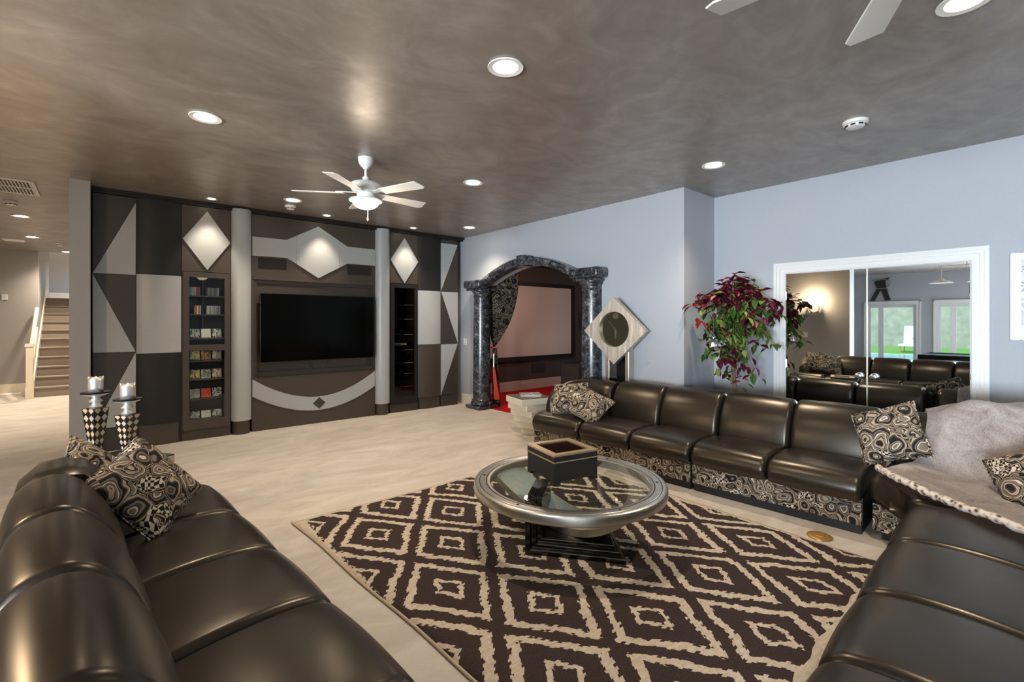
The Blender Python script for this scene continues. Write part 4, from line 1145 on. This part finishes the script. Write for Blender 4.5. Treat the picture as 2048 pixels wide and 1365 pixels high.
obj('lid', lathe([(0, .014), (.03, .014), (.032, .012), (0, .012)], 24, (3.80, 1.11, .001)), M['brass'], t, smooth=True, autosmooth=40)

TC = V(2.41, 2.20, 0); RZ = .014
t = thing('coffee_table', 'round pewter and glass coffee table with swooping trough base', 'table', (TC.x, TC.y, RZ))
ringp = [(.535, .405), (.535, .428), (.542, .432), (.560, .432), (.563, .428), (.566, .432), (.604, .434), (.608, .430), (.612, .434), (.628, .436), (.640, .431), (.645, .42), (.645, .378), (.638, .372), (.545, .372), (.540, .378), (.540, .405)]
bm = bmesh.new(); seg = 96; rings = []
for i in range(seg):
    a = 2*math.pi*i/seg
    rings.append([bm.verts.new((TC.x+r*math.cos(a), TC.y+r*math.sin(a), z)) for r, z in ringp])
for i in range(seg):
    A, B = rings[i], rings[(i+1) % seg]
    for k in range(len(ringp)): bm.faces.new((A[k], A[(k+1) % len(ringp)], B[(k+1) % len(ringp)], B[k]))
rg = obj('rim', bm, M['pewter'], t, smooth=True, autosmooth=35)
for r in (.561, .609):
    bm = tube([(TC.x+r*math.cos(2*math.pi*i/seg), TC.y+r*math.sin(2*math.pi*i/seg), .4305) for i in range(seg)], .0028, 6, closed=True)
    obj('groove_line', bm, M['blackmat'], rg, smooth=True)
for k in range(6):
    a = R(12+60*k); q = Matrix.Translation((TC.x+.585*math.cos(a), TC.y+.585*math.sin(a), .4342)) @ Matrix.Rotation(a, 4, 'Z')
    bm = prism([(-.010, 0), (0, .012), (.010, 0), (0, -.012)], 0, .0015, 'z'); bm.transform(q); obj('diamond_stud', bm, M['black'], rg)
obj('glass_top', lathe([(0, .415), (.538, .415), (.538, .427), (0, .427)], 72, (TC.x, TC.y, 0)), M['table_glass'], t, smooth=True, autosmooth=35)
# trough (bent pewter sheet), arc in the vertical plane along e, width along n
et = V(.236, -.972, 0).normalized(); nt_ = V(.972, .236, 0)
def trough(u, v):
    sk = (2*u-1)*.555; z = .402-.245*max(0, 1-(sk/.555)**2)**1.1*(1+.22*sk/.555)
    lim = math.sqrt(max(.0004, .575**2-sk*sk)); w = max(-lim, min(lim, -.12+.32*v))
    p = TC+et*sk+nt_*w
    return (p.x, p.y, z)
def trough_under(p): return (p[0], p[1], p[2]-.048)
bm = slabgrid(trough, 60, 8, trough_under)
obj('trough', bm, M['pewter'], t, smooth=True, autosmooth=40)
e_ = V(.595, -.804, 0).normalized(); n_ = V(-e_.y, e_.x, 0)
# stepped black base: nested L layers along e
F1 = V(2.052, 2.251, 0)
bq = Matrix.Translation((F1.x, F1.y, RZ)) @ Matrix(((e_.x, n_.x, 0, 0), (e_.y, n_.y, 0, 0), (0, 0, 1, 0), (0, 0, 0, 1)))
for k, (s0, s1, y0_, dep, z0, z1, hgt) in enumerate(((0, .63, 0, .46, 0, .032, .352), (.035, .60, .022, .44, .032, .062, .352), (.070, .565, .044, .42, .062, .092, .352))):
    bm = prism([(s0, y0_), (s1, y0_), (s1-.10, y0_+dep), (s0+.02, y0_+dep)], z0, z1, 'z')
    bmesh.ops.bevel(bm, geom=list(bm.edges), offset=.003, segments=1, affect='EDGES'); bm.transform(bq)
    lay = obj('base_layer', bm, M['black'], t)
    bm = bxb(s0, s0+.033, y0_, y0_+.40, z1, hgt, bev=.002, mtx=bq); obj('post', bm, M['black'], lay)
    obj('silver_line', bxb(s0+.03, s1-.004, y0_-.0015, y0_, z1-.004, z1-.001, mtx=bq), M['silver'], lay)

# black box on the glass
bc = V(2.445, 2.30, .4275)
t = thing('keepsake_box', 'square black box with gold trimmed lid on the coffee table', 'box', bc, R(-13))
q = Matrix.Translation(bc) @ Matrix.Rotation(R(-13), 4, 'Z')
q = q @ Matrix.Diagonal((1.05, 1.05, 1.20, 1))
obj('body', bxb(-.168, .168, -.168, .168, .018, .122, bev=.003, mtx=q), M['blackmat'], t)
for sx in (-1, 1):
    for sy in (-1, 1): obj('foot', bxb(min(sx*.168, sx*.12), max(sx*.168, sx*.12), min(sy*.168, sy*.12), max(sy*.168, sy*.12), 0, .018, mtx=q), M['blackmat'], t)
obj('gold_band', bxb(-.171, .171, -.171, .171, .122, .129, bev=.002, mtx=q), M['gold'], t)
lid = obj('lid', bxb(-.168, .168, -.168, .168, .129, .158, bev=.002, mtx=q), M['blackmat'], t)
bm = bmesh.new()
for (a, b_, c, d_) in ((-.172, .172, -.172, -.128), (-.172, .172, .128, .172), (-.172, -.128, -.128, .128), (.128, .172, -.128, .128)): box(bm, a, b_, c, d_, .158, .168)
bm.transform(q); obj('lid_frame', bm, M['gold'], lid)
obj('lid_glass', bxb(-.128, .128, -.128, .128, .158, .162, mtx=q), simple('lid_tortoise_glass', (.012, .006, .005), .05), lid)

# ================================================================= CLOCK
def clock():
    cc = V(4.86, 3.655, 0); th = R(-15)       # front faces -x, turned a little towards the camera
    t = thing('floor_clock', 'diamond-faced brushed metal floor clock beside the marble arch', 'clock', cc, 0)
    # local: x across (to the right in the picture), y depth towards wall, z up
    q = Matrix.Translation(cc) @ Matrix.Rotation(-R(90)+R(15)*0-R(-9), 4, 'Z')
    c = 1.392; h = .425
    dia = [(-h, c), (0, c+h*.98), (h, c), (0, c-h*.98)]
    # face with round hole
    bm = bmesh.new(); N = 64
    out = []; inn = []
    for i in range(N):
        a = 2*math.pi*i/N; ca, sa = math.cos(a), math.sin(a)
        r = h/(abs(ca)+abs(sa)/.98); out.append((r*ca, c+r*sa)); inn.append((.205*ca, c+.02+.22*sa))
    def ring(ya):
        return [bm.verts.new((x, ya, z)) for x, z in out], [bm.verts.new((x, ya, z)) for x, z in inn]
    o1, i1 = ring(-.045); o2, i2 = ring(.045)
    for i in range(N):
        j = (i+1) % N
        bm.faces.new((o1[i], o1[j], i1[j], i1[i])); bm.faces.new((o2[i], i2[i], i2[j], o2[j]))
        bm.faces.new((o1[i], o2[i], o2[j], o1[j])); bm.faces.new((i1[i], i1[j], i2[j], i2[i]))
    bm.transform(q); fc = obj('face_plate', bm, M['brush'], t)
    bm = bmesh.new(); vs = [bm.verts.new((.205*math.cos(2*math.pi*i/48), 0, c+.02+.22*math.sin(2*math.pi*i/48))) for i in range(48)]
    bm.faces.new(vs); r = bmesh.ops.extrude_face_region(bm, geom=bm.faces[:]); bmesh.ops.translate(bm, verts=[v for v in r['geom'] if isinstance(v, bmesh.types.BMVert)], vec=(0, .012, 0)); bm.transform(q)
    dl = obj('dial', bm, simple('olive_mirror_dial', (.16, .15, .095), .06, metal=.85), t)
    def hand(ang, ln, w):
        bm = prism([(-w, 0), (-w*.5, ln), (w*.5, ln), (w, 0), (0, -.02)], -.012, -.008, 'y'); bm.transform(q @ Matrix.Translation((0, 0, c+.02)) @ Matrix.Rotation(ang, 4, 'Y')); obj('hand', bm, M['chrome'], dl)
    hand(R(-42), .165, .007); hand(R(181), .115, .008)
    bm = lathe([(0, 0), (.036, 0), (.036, .006), (0, .008)], 24); bm.transform(q @ Matrix.Translation((.0, -.001, c+.185)) @ Matrix.Rotation(R(90), 4, 'X')); obj('hour_disc', bm, M['chrome'], dl)
    for nm, a, b_ in (('post', -.155, -.105), ('post', .115, .165)):
        obj(nm, bxb(a, b_, .0, .125, 0, 1.20, bev=.003, mtx=q @ Matrix.Translation((0, .032, 0))), M['silver'], t)
    obj('smoked_panel', bxb(-.105, .115, .10, .11, .05, 1.10, mtx=q @ Matrix.Translation((0, .032, 0))), M['black'], t)
    obj('shelf_box', bxb(-.105, .115, .005, .10, .0, .80, mtx=q @ Matrix.Translation((0, .032, 0))), M['black'], t)
clock()

# ================================================================= SLAB SIDE TABLES
def slab_table(cx, cy, a0, n, hh, size, label, top, step, m):
    t = thing('slab_table', label, 'side table', (cx, cy, 0), 0, 'stacked slab tables')
    for k in range(n):
        s = size*(1-.075*(n-1-k)); dx = .016*(n-1-k)
        q = Matrix.Translation((cx+dx*.9, cy-dx*.4, k*hh)) @ Matrix.Rotation(a0+step*(k-n+1), 4, 'Z')
        s_ = obj('slab', bxb(-s/2, s/2, -s/2, s/2, 0.0, hh, bev=.006, mtx=q), m, t)
        if k == n-1: obj('stone_top', bxb(-s/2+.003, s/2-.003, -s/2+.003, s/2-.003, hh, hh+.006, mtx=q), top, s_)
    return t
slab_table(4.37, 4.72, R(-14), 6, .083, .46, 'cream stacked slab side table beyond the right sofa', M['slate'], R(-9), M['cream'])
slab_table(.06, 4.33, R(32), 6, .088, .50, 'silver and black slab side table under the candlesticks', M['black'], R(7), M['silver'])
t = thing('magazine_stack', 'small stack of magazines on the cream slab table', 'magazine', (4.40, 4.72, .5045))
for k in range(2):
    q = Matrix.Translation((4.40, 4.72, .5045+k*.014)) @ Matrix.Rotation(R(-40+6*k), 4, 'Z')
    b0 = obj('pages', bxb(-.135, .135, -.10, .10, 0, .0125, mtx=q), M['white'], t)
    obj('cover', bxb(-.137, .137, -.102, .102, .0125, .014, mtx=q), arts[11 if k else 2], t)

# ================================================================= CANDLESTICKS
def candlestick(x, y, z0, hp, label):
    t = thing('candlestick', label, 'candlestick', (x, y, z0), 0, 'harlequin candlesticks')
    L = (x, y, z0)
    obj('foot', lathe([(0, 0), (.085, 0), (.088, .008), (.05, .03), (.028, .055), (.022, .062), (0, .062)], 32, L), M['black'], t, smooth=True, autosmooth=40)
    obj('collar', lathe([(0, .062), (.030, .062), (.032, .070), (.026, .078), (0, .078)], 24, L), M['silverleaf'], t, smooth=True)
    # tapered four-sided harlequin shaft
    bm = bmesh.new(); uvl = bm.loops.layers.uv.new('UVMap'); a0, a1 = .0265, .052
    z1, z2 = .078, .078+hp; cs = [(-1, -1), (1, -1), (1, 1), (-1, 1)]; ns = 10; qz = Matrix.Rotation(R(38), 4, 'Z')
    rings = []
    for k in range(ns+1):
        w = a0+(a1-a0)*k/ns; rings.append([bm.verts.new(V(*L)+(qz @ V(cx*w, cy*w, z1+(z2-z1)*k/ns))) for cx, cy in cs])
    for k in range(ns):
        for i in range(4):
            j = (i+1) % 4; f = bm.faces.new((rings[k][i], rings[k][j], rings[k+1][j], rings[k+1][i]))
            for lp, (u, v) in zip(f.loops, ((0, k), (1, k), (1, k+1), (0, k+1))): lp[uvl].uv = (u*1.0, v/ns*2.6)
    bm.faces.new(rings[0][::-1]); bm.faces.new(rings[-1])
    obj('harlequin_shaft', bm, M['harl'], t)
    zz = z2
    obj('turned_neck', lathe([(0, zz), (.034, zz), (.040, zz+.012), (.026, zz+.026), (.022, zz+.032), (.040, zz+.050), (.024, zz+.068), (.022, zz+.076), (.075, zz+.098), (.08, zz+.104), (0, zz+.104)], 30, L), M['silverleaf'], t, smooth=True, autosmooth=40)
    bm = prism([(.088*math.cos((k+.5)*math.pi/4), .088*math.sin((k+.5)*math.pi/4)) for k in range(8)], 0, .010, 'z'); bm.transform(Matrix.Translation((x, y, z0+zz+.104)))
    obj('drip_plate', bm, M['black'], t)
    # candle
    c = thing('pillar_candle', label.replace('candlestick', 'candle on its candlestick').replace('with', 'held by the one with'), 'candle', (x, y, z0+zz+.1145), 0, 'silver pillar candles')
    bm = bmesh.new(); N = 28; pr = []
    for k, (r, z) in enumerate(((.042, 0), (.042, .03), (.042, .07), (.043, .10), (.036, .098), (.028, .088))):
        pr.append([bm.verts.new((x+r*math.cos(2*math.pi*i/N), y+r*math.sin(2*math.pi*i/N), z0+zz+.1145+z+(.008*math.sin(3*2*math.pi*i/N)+.005*math.sin(7*2*math.pi*i/N) if k in (3, 4) else 0))) for i in range(N)])
    for A, B in zip(pr, pr[1:]):
        for i in range(N): bm.faces.new((A[i], A[(i+1) % N], B[(i+1) % N], B[i]))
    bm.faces.new(pr[0]); bm.faces.new(pr[-1]); obj('wax', bm, M['silverleaf'], c, smooth=True)
    obj('wick', tube([(x, y, z0+zz+.1145+.088), (x+.003, y, z0+zz+.1145+.103)], .0015, 5), M['blackmat'], c)
candlestick(-.035, 4.43, .5355, .285, 'taller harlequin candlestick with silver pillar, left')
candlestick(.135, 4.31, .5355, .235, 'shorter harlequin candlestick with silver pillar, right')

# ================================================================= FICUS TREE
rnd = random.Random(11)
tx, ty = 5.27, 2.36
t = thing('ficus_tree', 'artificial ficus tree with burgundy and green leaves in the wall corner', 'tree', (tx, ty, 0))
obj('pot', lathe([(0, 0), (.13, 0), (.16, .26), (.17, .28), (.15, .28), (.14, .24), (0, .24)], 28, (tx, ty, 0)), M['slate'], t, smooth=True, autosmooth=40)
trunkp = spline([(tx, ty, .2), (tx+.01, ty, .7), (tx-.01, ty+.01, 1.1), (tx-.02, ty, 1.5), (tx-.01, ty-.01, 1.78)], 5)
obj('trunk', tube(trunkp, [.026-.016*k/len(trunkp) for k in range(len(trunkp))], 10), M['bark'], t, smooth=True)
def leaf_mesh(nm, L, w, fold, m):
    bm = bmesh.new(); rows = [(0, 0), (.2, .55), (.42, 1), (.7, .72), (1, 0)]
    mid = [bm.verts.new((u*L, 0, -.10*L*u*u)) for u, s in rows]
    lf = [bm.verts.new((u*L, s*w, fold*s*w-.10*L*u*u)) for u, s in rows[1:-1]]; rt = [bm.verts.new((u*L, -s*w, fold*s*w-.10*L*u*u)) for u, s in rows[1:-1]]
    for sd in (lf, rt):
        bm.faces.new((mid[0], mid[1], sd[0]))
        for i in range(2): bm.faces.new((mid[i+1], mid[i+2], sd[i+1], sd[i]))
        bm.faces.new((mid[3], mid[4], sd[2]))
    bmesh.ops.solidify(bm, geom=list(bm.faces), thickness=.0012)
    me = bpy.data.meshes.new(nm); bm.to_mesh(me); bm.free(); me.materials.append(m); return me
LM = {k: leaf_mesh('leaf_'+k, .112, .030, .45, M['leaf_'+k]) for k in ('red', 'green', 'lime', 'scarlet')}
base = V(tx, ty, 0); view = V(.79, .61, 0); right = V(.61, -.79, 0)     # right: along the picture
# branches: (start height, end offset to the picture right, away, end height, colour mix)
br = []
for k in range(15):   # crown, burgundy
    a = -1+2*k/14; br.append((1.62+.1*rnd.random(), a*.46+rnd.uniform(-.04, .04), rnd.uniform(-.22, .10), 1.98-.30*abs(a)+rnd.uniform(-.10, .10), 'red', 1.0))
for k in range(14):   # middle, green to the left, burgundy to the right
    a = -1+2*k/13; br.append((1.55, a*.44, rnd.uniform(-.26, .02), 1.55+rnd.uniform(-.14, .16), 'mid', 1.0))
for k in range(12):   # drooping greens
    a = -1+2*k/11; br.append((1.45, a*.38-.02, rnd.uniform(-.24, .0), 1.28+rnd.uniform(-.12, .14)+.06*a, 'low', 1.0))
for k in range(6):    # trunk skirt
    a = -1+2*k/5; br.append((1.2, a*.20, rnd.uniform(-.15, .0), .86+rnd.uniform(-.10, .12), 'skirt', .8))
placed = []
bmb = bmesh.new()
for (z0, rr_, aw, z1, mixk, dens) in br:
    p0 = base+V(-.01, 0, z0); p2 = base+right*rr_+view*aw+V(0, 0, z1); p1 = (p0+p2)/2+V(0, 0, .13)
    pts = spline([p0, p1, p2], 6); tube(pts, [.006-.0045*i/(len(pts)-1) for i in range(len(pts))], 5, bmb)
    nl = 21 if mixk != 'skirt' else 16
    for j in range(nl):
        f = .22+.78*j/(nl-1); p = pts[min(len(pts)-1, int(f*(len(pts)-1)))]+V(rnd.uniform(-.055, .055), rnd.uniform(-.055, .055), rnd.uniform(-.06, .05))
        x = rnd.random()
        side = p.dot(right)-base.dot(right)
        if mixk == 'red': kind = 'red' if x < .84 else ('lime' if x < .90 else 'green')
        elif mixk == 'mid': kind = ('red' if x < .62 else 'green') if side > .08 else ('green' if x < .52 else ('lime' if x < .68 else 'red'))
        elif mixk == 'low': kind = 'green' if x < .66 else ('lime' if x < .86 else 'red')
        else: kind = 'red' if x < .40 else ('green' if x < .85 else 'lime')
        if side < -.38 and z1 > 1.45: kind = 'scarlet' if x < .6 else 'red'
        if x > .985: kind = 'scarlet'
        az = rnd.uniform(0, 2*math.pi); dr = rnd.uniform(.2, 1.25) if z1 < 1.7 else rnd.uniform(-.3, .9)
        s = rnd.uniform(.75, 1.2)
        p.x = min(p.x, 5.67); p.y = min(p.y, 2.74)
        placed.append((-(p-base).dot(view), kind, Matrix.LocRotScale(p-base, (Matrix.Rotation(az, 3, 'Z') @ Matrix.Rotation(dr, 3, 'Y') @ Matrix.Rotation(rnd.uniform(-.5, .5), 3, 'X')).to_quaternion(), (s, s, s))))
placed.sort(key=lambda q_: -q_[0])
for d_, kind, mtx in placed[:296]:
    o = bpy.data.objects.new('leaf', LM[kind]); o.parent = t; o.matrix_local = mtx; C.objects.link(o)
bms = bmesh.new(); mats = ['red', 'green', 'lime', 'scarlet']
for d_, kind, mtx in placed[296:]:
    n0 = len(bms.verts); f0 = len(bms.faces); bms.from_mesh(LM[kind]); bms.verts.ensure_lookup_table(); bms.faces.ensure_lookup_table()
    for v in bms.verts[n0:]: v.co = mtx @ v.co+base
    for f in bms.faces[f0:]: f.material_index = mats.index(kind)
obj('inner_foliage', bms, [M['leaf_'+k] for k in mats], t, kind='stuff')
bmb.faces.ensure_lookup_table()
obj('branches', bmb, M['bark'], t, smooth=True)
bp = V(4.74, 2.335, 1.268)
b0 = thing('mirror_ball', 'small silver mirror ball hanging from the ficus tree', 'ornament', bp)
bm = bmesh.new(); bmesh.ops.create_uvsphere(bm, u_segments=18, v_segments=11, radius=.072); bm.transform(Matrix.Translation(bp)); obj('facets', bm, M['mirror'], b0)
obj('cap', lathe([(0, .066), (.012, .066), (.012, .082), (0, .084)], 10, bp), M['chrome'], b0)
obj('thread', tube([bp+V(0, 0, .08), bp+V(.12, .06, .36)], .0012, 4), M['chrome'], b0)

# ================================================================= THINGS SEEN ONLY IN THE MIRROR
sc = V(-1.80, 4.0, 1.85)
t = thing('wall_sconce', 'round metal uplight sconce glowing on the grey wall in the mirror', 'wall lamp', sc)
def half(u, v):
    a = math.pi*(u-.5); b_ = math.pi*(v*.78-.5); r = .125
    return (sc.x+.012+r*math.cos(a)*math.cos(b_)*.9, sc.y+r*math.sin(a)*math.cos(b_), sc.z+r*math.sin(b_))
bm = grid(half, 24, 16); bmesh.ops.solidify(bm, geom=list(bm.faces), thickness=.004)
obj('shade', bm, M['chrome'], t, smooth=True)
obj('bulb_glow', lathe([(0, .02), (.04, .025), (.055, .05), (.04, .075), (0, .08)], 20, sc+V(.06, 0, -.02)), M['sconce_glow'], t, smooth=True)
obj('backplate', bxb(sc.x, sc.x+.012, sc.y-.09, sc.y+.09, sc.z-.10, sc.z+.10, bev=.004), M['chrome'], t)
l = light('sconce_bulb', 'POINT', sc+V(.10, 0, .16), 42, (1, .74, .46), shadow_soft_size=.05); l.parent = t; l.matrix_parent_inverse = Matrix.Translation(-Vector(t.location))
t = thing('game_table', 'dark blue-topped game table by the windows, seen in the mirror', 'table', (-2.1, 1.15, 0))
obj('top', bxb(-2.65, -1.55, .35, 1.95, .76, .80, bev=.01), M['bluetop'], t)
bm = bmesh.new()
for (a, b_, c, e) in ((-2.70, -1.50, .30, .36), (-2.70, -1.50, 1.94, 2.0), (-2.70, -2.64, .36, 1.94), (-1.56, -1.50, .36, 1.94)): box(bm, a, b_, c, e, .72, .82)
obj('rail', bm, M['black'], t)
for xx in (-2.55, -1.65):
    for yy in (.5, 1.8): obj('leg', bxb(xx-.04, xx+.04, yy-.04, yy+.04, 0, .76), M['black'], t)
t = thing('billiard_lamp', 'white three-shade hanging lamp over the game table, seen in the mirror', 'lamp', (-2.1, 1.1, 2.3))
bm = bmesh.new(); tube([(-2.1, .45, 2.62), (-2.1, 1.75, 2.62)], .012, 8, bm); tube([(-2.1, .45, 2.70), (-2.1, 1.75, 2.70)], .010, 8, bm)
for yy in (.5, 1.1, 1.7): tube([(-2.1, yy, 2.42), (-2.1, yy, 2.70)], .010, 8, bm)
for yy in (.9, 1.3): tube([(-2.1, yy, 2.62), (-2.1, yy, H)], .010, 8, bm)
obj('hanger', bm, M['whitemetal'], t)
for yy in (.5, 1.1, 1.7): obj('shade', lathe([(.20, 2.34), (.19, 2.352), (.06, 2.40), (.035, 2.44), (0, 2.445), (0, 2.435), (.03, 2.43), (.055, 2.392), (.185, 2.345)], 28, (-2.1, yy, 0)), M['whitemetal'], t, smooth=True, autosmooth=40)
# dancing-figure wall sculpture above the glass door
t = thing('wall_sculpture', 'black striding silhouette sculpture with ring above the glass door, in the mirror', 'wall art', (XW, 3.85, 2.2))
def fig(poly): return prism([(3.85+a, 2.20+b_) for a, b_ in poly], XW+.01, XW+.035, 'x')
bm = fig([(.30, 0), (.18, 0), (.02, .34), (-.10, .0), (-.24, .02), (-.14, .36), (-.10, .62), (-.22, .74), (.20, .64), (.12, .40)])
obj('figure', bm, M['blackmat'], t)
bm = tube([(XW+.03, 3.85+.26*math.cos(2*math.pi*k/40), 2.74+.15*math.sin(2*math.pi*k/40)) for k in range(40)], .010, 6, closed=True)
obj('ring', bm, M['pewter'], t, smooth=True)
